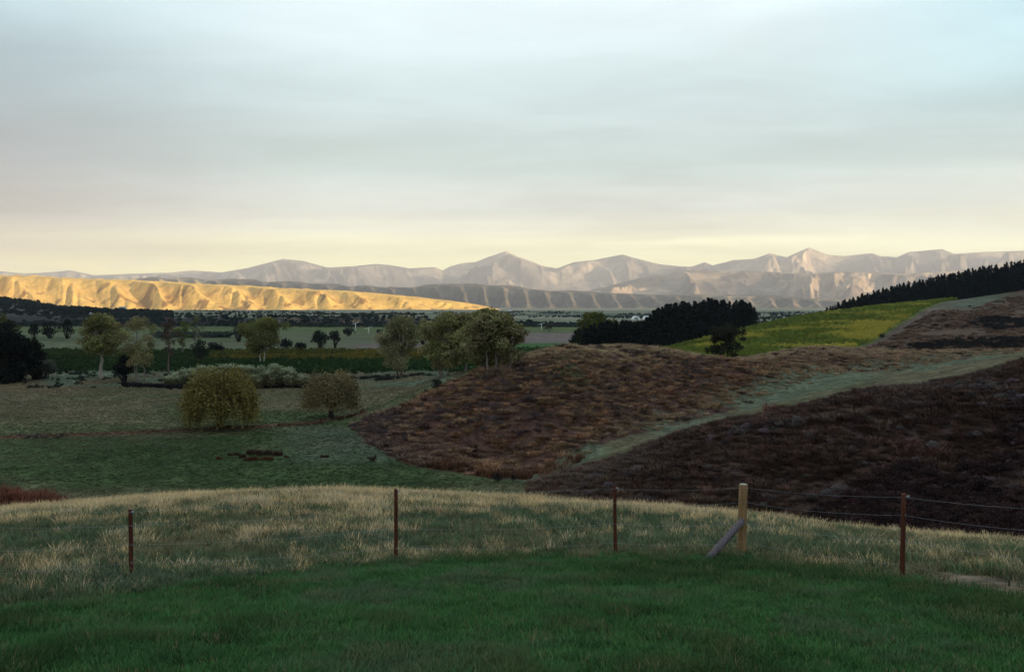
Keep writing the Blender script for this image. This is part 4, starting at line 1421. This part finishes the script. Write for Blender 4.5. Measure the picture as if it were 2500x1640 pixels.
def pine_meshes(seed, h, w, col, base=0.08, tiers=15, per=9, leaf=0.5):
    r = np.random.default_rng(seed)
    tr, G = Geo(), Geo()
    tr.tube(np.array([[0, 0, -0.5], [0, 0, h * 0.5], [0.03 * h * r.normal(), 0, h]]) * [1, 1, 1], [0.018 * h, 0.012 * h, 0.002 * h], 6, (0.03, 0.022, 0.018))
    P, sh = [], []
    for i in range(tiers):
        f = i / (tiers - 1)
        z = h * (base + (0.97 - base) * f)
        L = w / 2 * (1 - f)**0.75 * r.uniform(0.75, 1.15) + 0.04 * w
        for k in range(max(4, int(per * (1 - 0.5 * f)))):
            a = r.uniform(0, 2 * math.pi)
            l = L * r.uniform(0.6, 1.1)
            m_ = max(3, int(l / 0.32))
            t = np.linspace(0.15, 1, m_)
            up = r.uniform(0.0, 0.22) * l
            b = np.stack([math.cos(a) * l * t, math.sin(a) * l * t, z + up * t**2 - 0.10 * l * t], -1)
            P.append(b + r.normal(0, 0.12, b.shape))
            sh.append(np.full(m_, r.uniform(0.7, 1.3)))
    P.append(np.array([[0, 0, h * x] for x in np.linspace(0.88, 1.0, 6)]))
    sh.append(np.ones(6))
    P, sh = np.vstack(P), np.concatenate(sh)
    V, q, _, c = leaf_faces(P, leaf, r, sh, 1.5)
    G.add(V, q, None, np.clip(c * np.asarray(col), 0.003, 1))
    return tr, G


def px_h(p, top_row):
    """height of a thing standing at p whose top shows at this row"""
    return (HY - top_row) / F * p[1] - p[2]


def px_w(p, wpx):
    return wpx / F * p[1]


E = (0.215, 0.190, 0.068)          # olive leaves
E2 = (0.245, 0.205, 0.088)
DK = (0.010, 0.012, 0.009)         # dark evergreen
PALE = (0.36, 0.29, 0.25)


def put(fn, name, px, row, top, wpx, label, seed, depth=None, **kw):
    p = ground(px, depth) if depth else ground_px(px, row)
    return fn(name, p, px_h(p, top), px_w(p, wpx), label=label, seed=seed, **kw)


# two weeping willows in the paddock
put(willow, 'willow_tree', 540, 1047, 898, 150, 'larger round olive gold willow standing beside the ditch in the green paddock', 401, col=(0.205, 0.158, 0.046), n=2700, hem=0.07, hang=0.45, drop=0.70)
put(willow, 'willow_tree', 808, 1020, 906, 118, 'smaller paler willow with see-through crown beside the ditch', 402, col=(0.185, 0.138, 0.062), thin=0.08, hem=0.16, n=1300, hang=0.5, drop=0.65)

# tall broadleaved trees beyond the frosted flat
put(crown_tree, 'gum_tree', 247, 926, 766, 105, 'tall gum with pale bare forked trunk and domed crown', 410, crown_base=0.48, col=E, bark=PALE, n_limbs=18, fork=0.38, leaf=0.32, clump=0.21, trunk_r=0.3)
put(crown_tree, 'poplar_tree', 345, 934, 772, 100, 'thin leafy poplar with several pale stems right of the forked gum', 411, crown_base=0.28, col=E2, bark=(0.26, 0.20, 0.18), n_limbs=15, stems=3, dense=0.6, clump=0.16, fork=0.42, trunk_r=0.17)
put(crown_tree, 'poplar_tree', 412, 912, 772, 46, 'narrow half bare reddish poplar left of the silvery thicket', 412, crown_base=0.2, col=(0.085, 0.055, 0.04), bark=(0.16, 0.10, 0.09), n_limbs=14, dense=0.4, clump=0.2, fork=0.5, trunk_r=0.15)
put(crown_tree, 'poplar_tree', 446, 868, 782, 36, 'small yellow green poplar just right of the reddish one', 413, crown_base=0.3, col=(0.11, 0.12, 0.03), bark=(0.15, 0.12, 0.1), n_limbs=9, dense=0.7, fork=0.4)
put(crown_tree, 'poplar_tree', 481, 846, 768, 36, 'thin nearly leafless poplar with faint yellow crown above dark bushes', 414, crown_base=0.2, col=(0.13, 0.13, 0.06), bark=(0.2, 0.17, 0.14), n_limbs=12, dense=0.3, fork=0.5)
put(crown_tree, 'gum_tree', 640, 893, 777, 100, 'spreading green tree with two white trunks behind the silvery thicket', 415, crown_base=0.34, col=(0.165, 0.155, 0.050), bark=(0.45, 0.40, 0.36), n_limbs=15, stems=2, dense=1.1, fork=0.36, trunk_r=0.2)
put(crown_tree, 'poplar_tree', 982, 917, 770, 100, 'broad poplar with dark lower stems left of the poplar clump', 416, crown_base=0.16, col=(0.24, 0.212, 0.105), bark=(0.12, 0.075, 0.06), n_limbs=20, stems=2, dense=0.95, fork=0.4, trunk_r=0.2)
for i, (px, row, top, w, c, lab) in enumerate([
        (1084, 920, 782, 84, (0.25, 0.212, 0.092), 'leftmost leaning poplar of the big clump beside the hill'),
        (1126, 912, 762, 100, (0.23, 0.208, 0.082), 'tall second poplar from the left in the big clump'),
        (1162, 908, 753, 108, (0.22, 0.205, 0.082), 'tallest poplar at the top of the big clump'),
        (1202, 904, 764, 96, (0.23, 0.200, 0.092), 'fourth poplar of the big clump with pale stem'),
        (1230, 900, 782, 72, (0.245, 0.205, 0.10), 'rightmost thin poplar of the clump nearest the hill')]):
    put(crown_tree, 'poplar_tree', px, row, top, w, lab, 420 + i, crown_base=0.2, col=c, bark=(0.22, 0.17, 0.15), n_limbs=24, stems=2, dense=1.05, fork=0.42, clump=0.23,
        trunk_r=0.18, group='poplars of the big clump')

# silvery thicket behind the larger willow
for i, (px, row, top, w, lab) in enumerate([
        (432, 940, 908, 50, 'low silver tipped shrub at the left end of the thicket'),
        (466, 942, 896, 56, 'silver tipped shrub second from the left end of the thicket'),
        (504, 944, 890, 58, 'silver tipped shrub behind the upper left of the larger willow'),
        (546, 945, 887, 58, 'silver tipped shrub directly behind the top of the larger willow'),
        (590, 946, 889, 56, 'silver tipped shrub behind the right edge of the larger willow'),
        (630, 946, 890, 54, 'silver and yellow shrub below the left white trunk'),
        (668, 946, 887, 54, 'tall yellow and silver shrub right of the white trunks'),
        (704, 946, 895, 48, 'sloping silver shrub second from the right end of the thicket'),
        (734, 945, 914, 44, 'low silver shrub at the right end of the thicket')]):
    put(bush, 'thicket_shrub', px, row, top, w * 1.45, lab, 830 + i, col=(0.14, 0.125, 0.062), tips=(0.36, 0.38, 0.24), leaf=0.20, lobes=26, d=5.0, low=0.05,
        bark=(0.10, 0.07, 0.08), group='silver thicket', cat='shrub', dense=1.2)

# dark evergreens and bushes
put(crown_tree, 'macrocarpa_tree', 6, 940, 790, 150, 'huge black evergreen filling the left edge', 440, crown_base=0.05, col=DK, bark=(0.03, 0.025, 0.02), n_limbs=26, dense=1.5, leaf=0.4, top_heavy=0.1, clump=0.17, depth=188)
put(crown_tree, 'broadleaf_tree', 4, 940, 766, 70, 'yellow green treetop showing behind the black evergreen', 441, crown_base=0.4, col=(0.10, 0.10, 0.028), bark=(0.06, 0.05, 0.04), n_limbs=12, depth=215)
put(bush, 'dark_shrub', 86, 920, 834, 60, 'dark shrub against the right side of the black evergreen', 442, depth=194, col=DK, leaf=0.32, dense=1.2)
put(bush, 'grey_shrub', 102, 925, 876, 74, 'rounded grey green shrub at the foot of the black evergreen', 443, col=(0.060, 0.066, 0.052), tips=(0.15, 0.16, 0.13), leaf=0.22)
put(bush, 'dark_shrub', 304, 934, 866, 72, 'black rounded bush between the forked gum and the stemmed poplar', 444, col=DK, leaf=0.32, dense=1.3, lobes=14)
put(bush, 'field_tree', 84, 826, 788, 40, 'leftmost dark round tree of three in the far meadow', 445, col=DK, leaf=0.6, dense=0.9, group='three dark meadow trees')
put(bush, 'field_tree', 122, 826, 782, 46, 'middle dark round tree of three in the far meadow', 446, col=DK, leaf=0.6, dense=0.9, group='three dark meadow trees')
put(bush, 'field_tree', 164, 826, 778, 38, 'rightmost taller dark tree of three in the far meadow', 447, col=DK, leaf=0.6, dense=0.9, group='three dark meadow trees')
put(bush, 'field_tree', 484, 886, 828, 56, 'dark green tree standing before the meadow above the thicket', 448, col=(0.026, 0.034, 0.018), leaf=0.4)
put(bush, 'field_tree', 525, 864, 834, 48, 'dark low bush right of the dark green meadow tree', 449, col=DK, leaf=0.4)
put(bush, 'field_tree', 582, 834, 790, 36, 'dark upright tree left behind the white trunked tree', 450, col=(0.030, 0.034, 0.028), leaf=0.55)
put(bush, 'field_tree', 698, 852, 826, 40, 'dark bush right beside the white trunked tree', 451, col=DK, leaf=0.45)
put(bush, 'field_tree', 733, 855, 834, 36, 'smaller dark bush second right of the white trunked tree', 452, col=DK, leaf=0.45)
put(bush, 'field_tree', 784, 849, 806, 56, 'dark twin peaked tree alone in the pale meadow', 453, col=(0.018, 0.021, 0.017), leaf=0.45)
put(bush, 'field_tree', 818, 849, 806, 36, 'slim dark tree touching the twin peaked one on its right', 454, col=(0.020, 0.023, 0.018), leaf=0.45)
put(bush, 'field_tree', 851, 820, 798, 32, 'small grey round tree in the far green field', 455, col=(0.036, 0.036, 0.034), leaf=0.7)
put(bush, 'field_tree', 926, 814, 803, 18, 'tiny round tree at the far field edge left of the broad poplar', 456, col=(0.036, 0.036, 0.034), leaf=0.7)
put(bush, 'field_tree', 1032, 840, 800, 38, 'dark rounded tree half behind the broad poplar', 457, col=(0.022, 0.026, 0.020), leaf=0.5)
put(bush, 'dark_shrub', 1068, 953, 925, 34, 'small lone dark shrub near the foot of the tussock hill', 458, col=(0.022, 0.026, 0.022), leaf=0.2)
put(bush, 'dark_shrub', 906, 1126, 1112, 30, 'low dark shrub at the lower left toe of the tussock hill', 459, col=(0.05, 0.022, 0.016), leaf=0.12)
put(bush, 'dark_shrub', 1214, 1176, 1156, 24, 'black little bush beside the gully mouth, left one of two', 460, col=(0.025, 0.022, 0.02), leaf=0.12)
put(bush, 'dark_shrub', 1254, 1174, 1158, 16, 'smaller black bush beside the gully mouth, right one of two', 461, col=(0.025, 0.022, 0.02), leaf=0.12)
put(crown_tree, 'broadleaf_tree', 1776, 880, 796, 74, 'dark shrubby tree on the saddle of the tussock hill', 462, depth=162, crown_base=0.08, col=(0.034, 0.034, 0.020), bark=(0.04, 0.03, 0.025), n_limbs=18, stems=3, dense=1.1, leaf=0.24, fork=0.3)
put(crown_tree, 'broadleaf_tree', 1450, 860, 764, 84, 'yellow green rounded tree at the left end of the pine belt', 463, depth=345, crown_base=0.15, col=(0.10, 0.105, 0.022), bark=(0.05, 0.04, 0.03), n_limbs=20, dense=1.2, leaf=0.5, fork=0.3)
put(bush, 'dark_shrub', 1412, 860, 800, 50, 'dark shrubby tree below the yellow green one at the belt end', 464, depth=312, col=(0.022, 0.028, 0.014), leaf=0.45, dense=1.1)
put(bush, 'red_shrub', 1272, 836, 821, 20, 'small dark red shrub at the edge of the pinkish field', 491, col=(0.10, 0.03, 0.03), leaf=0.4)
put(crown_tree, 'bare_tree', 1344, 808, 791, 30, 'small nearly bare tree in the green field beyond the pinkish strip', 492, crown_base=0.2, col=(0.07, 0.06, 0.05), bark=(0.05, 0.04, 0.04), n_limbs=9, dense=0.35, leaf=0.5)
for px, top, lab in ((20, 727, 'tree on the left skyline knoll nearest the frame edge'), (42, 733, 'second small tree on the left skyline knoll'), (92, 731, 'lone slim tree on the left knoll slope')):
    put(bush, 'knoll_tree', px, 745, top, 15, lab, 470 + px, depth=1500, col=DK, leaf=1.3, dense=1.0)
for px, top, w, lab in ((909, 759, 12, 'tiny dark tree on the far plain below the golden spur'), (957, 761, 13, 'tiny round tree right of the first one on the far plain'),
                        (1062, 762, 20, 'low dark far tree on the plain left of the poplar tops')):
    put(bush, 'plain_tree', px, 770, top, w, lab, 480 + px, depth=1900, col=DK, leaf=1.6, dense=1.0)

# pines
PC = (0.0085, 0.011, 0.0085)
variants = []
for i in range(7):
    r = np.random.default_rng(500 + i)
    variants.append(pine_meshes(500 + i, 18.0, r.uniform(7.0, 9.0), PC, 0.03, 24, 15, 0.62))
vm = []
for tr_, G_ in variants:
    a = tr_.build('trunk', M_BARK)
    b = G_.build('crown', M_NEEDLE, smooth=False)
    vm.append((a.data, b.data))
    bpy.data.objects.remove(a)
    bpy.data.objects.remove(b)


def plant_pine(px, Y, top_row, label, group, name='pine_tree', wide=1.0):
    p = ground(px, Y)
    h = max(4.0, px_h(p, top_row))
    k = h / 18.0
    root = tag(empty(name, p, rng.uniform(0, 6.28)), label, 'pine', group)
    root.scale = (k**0.7 * wide, k**0.7 * wide, k)
    a, b = vm[int(rng.integers(0, len(vm)))]
    for nm, d in (('trunk', a), ('crown', b)):
        o = bpy.data.objects.new(nm, d)
        COL.objects.link(o)
        o.parent = root


topx = [1405, 1440, 1480, 1520, 1545, 1570, 1600, 1640, 1670, 1700, 1720, 1745, 1770, 1790, 1803, 1830, 1850]
topy = [800, 791, 781, 779, 781, 778, 752, 734, 735, 734, 725, 727, 731, 735, 726, 736, 756]
for i in range(112):
    px = 1424 + (1846 - 1424) * (i % 56 + 0.5 * (i >= 56)) / 56 + rng.normal(0, 2.0)
    Y = np.interp(px, [1400, 1560, 1700, 1850], [325, 306, 398, 449]) + rng.uniform(0, 5) + (9 if i >= 56 else 0)
    t = np.interp(px, topx, topy) + abs(rng.normal(0, 4.5)) + (rng.uniform(2, 10) if i < 56 and i % 3 else 0)
    plant_pine(px, Y, t, 'dark pine in the dense shelterbelt left of the vineyard slope', 'pines of the shelterbelt', wide=1.2)
for i in range(16):
    px = 1404 + 5.2 * i + rng.normal(0, 2)
    plant_pine(px, 316 + rng.uniform(-3, 3), np.interp(px, [1400, 1480], [806, 792]) + abs(rng.normal(0, 6)),
               'dark pine in the dense shelterbelt left of the vineyard slope', 'pines of the shelterbelt', wide=1.3)
rtx = [2005, 2040, 2100, 2150, 2200, 2260, 2300, 2340, 2400, 2450, 2500, 2600, 2700]
rty = [756, 738, 716, 702, 690, 678, 666, 660, 648, 641, 632, 618, 606]
k = 0
for row_d in (0, 14, 30, 48):
    for px in np.arange(1998 + row_d * 0.2, 2660, 9.5 + row_d * 0.06):
        pxx = px + rng.normal(0, 2.0)
        Y = np.interp(pxx, [2000, 2340, 2500, 2700], [560, 600, 610, 615]) + row_d + rng.normal(0, 2)
        t = np.interp(pxx, rtx, rty) + abs(rng.normal(0, 4.5)) + (6 if row_d < 20 else 0)
        p = ground(pxx, Y)
        if px_h(p, t) > 3:
            plant_pine(pxx, Y, t, 'black pine in the plantation on the right skyline ridge', 'pines of the ridge plantation', wide=1.1)
            k += 1
print('ridge pines', k)

# ------------------------------------------------------------------ rush clumps by the paddock drain
for i, (px, row, wpx, hpx, c, lab) in enumerate([
        (620, 1109, 36, 15, (0.060, 0.032, 0.022), 'left brown rush clump of the long dark row in the paddock'),
        (646, 1111, 36, 16, (0.056, 0.030, 0.021), 'middle brown rush clump of the long dark row in the paddock'),
        (672, 1112, 36, 15, (0.064, 0.034, 0.024), 'right brown rush clump of the long dark row in the paddock'),
        (536, 1121, 18, 8, (0.12, 0.045, 0.025), 'small rusty rush clump furthest left below the dark row'),
        (572, 1112, 26, 9, (0.07, 0.03, 0.022), 'small dark rush clump left of the dark row'),
        (590, 1117, 22, 11, (0.06, 0.028, 0.02), 'small dark rush clump touching the left of the rusty ones'),
        (612, 1124, 34, 13, (0.11, 0.042, 0.024), 'rusty rush clump below the left of the dark row'),
        (655, 1123, 40, 11, (0.12, 0.05, 0.028), 'rusty rush clump below the right of the dark row'),
        (698, 1118, 14, 7, (0.10, 0.05, 0.03), 'tiny rush clump furthest right of the dark row'),
        (792, 1116, 26, 8, (0.08, 0.04, 0.03), 'low rush clump between the dark row and the hill')]):
    p = ground_px(px, row)
    w, h = px_w(p, wpx), px_w(p, hpx)
    r = np.random.default_rng(600 + i)
    G = Geo()
    for k in range(9):
        V, q, t, cc = tuft(46, 0.16 * w, h * r.uniform(0.75, 1.05), 0.016, 0.35, 700 + i * 20 + k)
        V = V + [r.uniform(-0.40, 0.40) * w, r.uniform(-0.2, 0.2) * w, 0]
        G.add(V, q, t, cc * np.asarray(c))
    o = G.build('rush_clump', M_LEAF, smooth=False, loc=p)
    tag(o, lab, 'rushes', 'rush clumps in the paddock')


# fallen branches lying in the drain
p = ground_px(96, 1070)
r = np.random.default_rng(640)
g = Geo()
for k in range(16):
    a = np.array([r.uniform(-1.9, 1.9), r.uniform(-0.4, 0.4), 0.05])
    b = a + [r.normal(0.3, 1.0), r.normal(0, 0.5), r.uniform(0.15, 0.9)]
    g.tube(limb_path(a, b, r, 0.12, 5), np.linspace(0.05, 0.012, 5), 5, (0.035, 0.034, 0.036))
tag(g.build('fallen_branches', M_BARK, loc=p), 'dark tangle of fallen branches lying in the ditch at the left', 'branches')

# ------------------------------------------------------------------ fence
def post_mesh(h, rad, n=14, sink=0.35, seed=0, chamfer=0.006):
    r = np.random.default_rng(seed)
    zs = np.concatenate([[-sink], np.linspace(0, h - chamfer, 7), [h]])
    rs = rad * np.concatenate([[1.05], np.linspace(1.05, 0.98, 7) + r.normal(0, 0.012, 7), [0.90]])
    off = np.cumsum(r.normal(0, 0.0025, (len(zs), 2)), 0)
    return np.stack([off[:, 0], off[:, 1], zs], -1), rs


fence = tag(empty('wire_fence', ground(1250, 15.8)), 'post and wire fence between green lawn and bleached rough grass', 'fence')
fl = np.array(fence.location)
posts = []          # (x, y, ground z, top z)
spec = [(320, 1447, 1243, 0.031, 14.25), (966, 1380, 1193, 0.030, 15.8), (1501, 1366, 1186, 0.030, 16.4), (2205, 1420, 1205, 0.034, 13.7)]
for i, (px, row, top, rad, Y) in enumerate(spec):
    p = ground(px, Y)
    h = px_h(p, top)
    g = Geo()
    pa, rs = post_mesh(h, rad, seed=800 + i)
    lean = np.array([-0.012, 0.008, -0.012, 0.02][i])
    pa[:, 0] += lean * (pa[:, 2] - 0.5 * h)
    g.tube(pa, rs, 14)
    o = g.build('fence_post', M_POST, fence, loc=tuple(p - fl))
    k = Geo()
    k.tube(np.array([[0.018, -0.02, h - 0.035], [0.050, -0.035, h - 0.03], [0.058, -0.04, h - 0.03]]) + [lean * 0.5 * h, 0, 0], [0.014, 0.018, 0.010], 8)
    k.build('insulator', M_GREY, o)
    for wz in (0.76, 0.47, 0.20):
        s = Geo()
        s.tube(np.array([[rad * 0.6, -rad * 0.95, h * wz - 0.02], [rad * 0.6, -rad * 1.15, h * wz], [rad * 0.6, -rad * 0.95, h * wz + 0.02]]), [0.003] * 3, 5)
        s.build('staple', M_GREY, o)
    posts.append((p[0], p[1] - rad * 1.05, p[2], h))
ps = ground(1812, 16.5)
hs = px_h(ps, 1182)
g = Geo()
pa, rs = post_mesh(hs, 0.072, seed=820, chamfer=0.012)
pa[:, 0] += 0.025 * (pa[:, 2] - 0.4)
g.tube(pa, rs, 20)
so = g.build('strainer_post', M_STRAIN, fence, loc=tuple(ps - fl))
so['label'] = 'thick tan timber strainer post with a flat cut top'
g = Geo()
ct = pa[-1] + [0, 0, 0.0]
g.tube(np.array([ct + [0, 0, -0.004], ct + [0, 0, 0.006]]), [0.063, 0.062], 20)
g.build('cut_top', M_CUT, so)
# stay that props the strainer
a0 = ground(1704, 15.7) + [0, 0, -0.12]
a1 = np.array([ps[0] - 0.02, ps[1] - 0.10, ps[2] + 0.50 * hs])
g = Geo()
t = np.linspace(0, 1, 8)[:, None]
g.tube(a0 + (a1 - a0) * t - ps, 0.058 * (1 + np.random.default_rng(5).normal(0, 0.015, 8)), 16)
st = g.build('brace', M_STAY, fence, loc=tuple(ps - fl))
st['label'] = 'grey diagonal timber brace leaning on the strainer post'
wl, wr = ground(-260, 12.6), ground(2760, 11.0)
chain = [(wl[0], wl[1], wl[2], 1.2)] + posts[:3] + [(ps[0] + 0.02, ps[1] - 0.075, ps[2], hs)] + [posts[3]] + [(wr[0], wr[1], wr[2], 1.2)]
for k_ in (0, len(chain) - 1):
    p = np.array(chain[k_][:3])
    g = Geo()
    pa, rs = post_mesh(1.2, 0.031, seed=830 + k_)
    g.tube(pa, rs, 14)
    g.build('fence_post', M_POST, fence, loc=tuple(p - fl + [0, 0.035, 0]))
for wz in (0.965, 0.76, 0.47, 0.20):
    g = Geo()
    pts = []
    for a, b in zip(chain[:-1], chain[1:]):
        A = np.array([a[0], a[1], a[2] + a[3] * wz])
        B = np.array([b[0], b[1], b[2] + b[3] * wz])
        tt = np.linspace(0, 1, 9)[:-1, None]
        seg = A + (B - A) * tt
        seg[:, 2] -= 0.05 * (1 - (2 * tt[:, 0] - 1)**2) * (0.7 if wz > 0.9 else 1.0)
        pts.append(seg)
    pts.append(B[None])
    g.tube(np.vstack(pts) - fl, 0.0013, 6)
    g.build('wire', M_WIRE, fence)

# ------------------------------------------------------------------ small buildings, wind machines and road on the plain
def dome_shed(px, Y, wpx, label):
    p = ground(px, Y)
    R = px_w(p, wpx) / 2
    root = tag(empty('dome_shed', p), label, 'shed', 'white domed sheds')
    n, L = 14, R * 2.2
    a = np.linspace(0, math.pi, n)
    V = np.array([[math.cos(t) * R, y, math.sin(t) * R] for y in (-R * 0.6, L) for t in a])
    q = np.array([[i, i + 1, n + i + 1, n + i] for i in range(n - 1)])
    V = np.vstack([V, [[0, -R * 0.6, 0], [0, L, 0]]])
    t = np.array([[2 * n, i + 1, i] for i in range(n - 1)] + [[2 * n + 1, n + i, n + i + 1] for i in range(n - 1)])
    mesh_obj('shell', V, [q, t], M_WHITE, root, smooth=False)
    d = Geo()
    w, h, y = R * 0.45, R * 0.6, -R * 0.6 - 0.02
    d.add(np.array([[-w, y, 0], [w, y, 0], [w, y, h], [-w, y, h], [-w, y - 0.1, 0], [w, y - 0.1, 0], [w, y - 0.1, h], [-w, y - 0.1, h]]),
          np.array([[4, 5, 6, 7], [0, 4, 7, 3], [5, 1, 2, 6], [7, 6, 2, 3]]))
    d.build('door', M_GREY, root, smooth=False)


dome_shed(1553, 1150, 19, 'white domed shed on the plain left of the pine tops')
dome_shed(1579, 1190, 17, 'second white domed shed half hidden by the pine tops')


def wind_machine(px, row, top, label):
    p = ground_px(px, row)
    h = px_h(p, top)
    root = tag(empty('wind_machine', p), label, 'frost fan', 'frost fans in the vineyards')
    g = Geo()
    g.tube([[0, 0, -0.3], [0, 0, h * 0.5], [0, 0, h]], [0.28, 0.22, 0.18], 8)
    g.build('mast', M_WHITE, root)
    g = Geo()
    g.tube([[0, 0.5, h], [0, -0.6, h], [0, -0.8, h]], [0.22, 0.2, 0.05], 8)
    g.build('hub', M_WHITE, root)
    for s in (-1, 1):
        g = Geo()
        w = 0.18
        b = np.array([[0, -0.62, h - w], [s * 2.3, -0.60, h + s * 0.7 - w * .6], [s * 2.3, -0.66, h + s * 0.7 + w * .6], [0, -0.70, h + w]])
        g.add(np.vstack([b, b + [0, -0.06, 0]]), np.array([[0, 1, 2, 3], [7, 6, 5, 4], [0, 4, 5, 1], [3, 2, 6, 7], [1, 5, 6, 2]]))
        g.build('blade', M_WHITE, root, smooth=False)


wind_machine(868, 807, 789, 'white frost fan in the far green field left of the small grey tree')
wind_machine(900, 815, 800, 'white frost fan nearer, right of the small grey tree')
wind_machine(1322, 806, 790, 'white frost fan in the green field left of the pine belt')

# road down the left terrace
g = Geo()
cl = [ground(px, Y) for px, Y in ((148, 1440), (165, 1330), (185, 1220), (206, 1110), (228, 1010), (238, 960))]
Lp, Rp = [], []
for p in cl:
    Lp.append([p[0] - 5, p[1], float(height(p[0] - 5, p[1])) + 0.8])
    Rp.append([p[0] + 5, p[1], float(height(p[0] + 5, p[1])) + 0.8])
V = np.vstack([Lp, Rp])
n = len(cl)
g.add(V, np.array([[i, n + i, n + i + 1, i + 1] for i in range(n - 1)]))
tag(g.build('road', M_GRAVEL), kind='structure')


def house(px, Y, w, label):
    p = ground(px, Y)
    root = tag(empty('farm_house', p, 0.3), label, 'house')
    a, b, h = w / 2, w * 0.32, w * 0.3
    V = np.array([[x, y, z] for z in (-1, h) for (x, y) in ((-a, -b), (a, -b), (a, b), (-a, b))])
    mesh_obj('wall', V, [np.array([[0, 1, 5, 4], [1, 2, 6, 5], [2, 3, 7, 6], [3, 0, 4, 7]])], M_WHITE, root, smooth=False)
    V = np.array([[-a - .4, -b - .5, h - .1], [a + .4, -b - .5, h - .1], [a + .4, b + .5, h - .1], [-a - .4, b + .5, h - .1], [-a - .4, 0, h + b * .8], [a + .4, 0, h + b * .8]])
    mesh_obj('roof', V, [np.array([[0, 1, 5, 4], [2, 3, 4, 5]]), np.array([[1, 2, 5], [3, 0, 4]])], M_GREY, root, smooth=False)
    for x in (-a * .5, a * .4):
        V = np.array([[x - .6, -b - .06, 1], [x + .6, -b - .06, 1], [x + .6, -b - .06, 2.2], [x - .6, -b - .06, 2.2],
                      [x - .6, -b + .02, 1], [x + .6, -b + .02, 1], [x + .6, -b + .02, 2.2], [x - .6, -b + .02, 2.2]])
        mesh_obj('window', V, [np.array([[0, 1, 2, 3], [0, 4, 5, 1], [3, 2, 6, 7], [0, 3, 7, 4], [1, 5, 6, 2]])], M_GREY, root, smooth=False)


house(299, 1620, 11, 'tiny pale farmhouse on the left terrace below the golden hills')
house(1245, 3600, 14, 'tiny pale farmhouse far out on the sunlit plain')
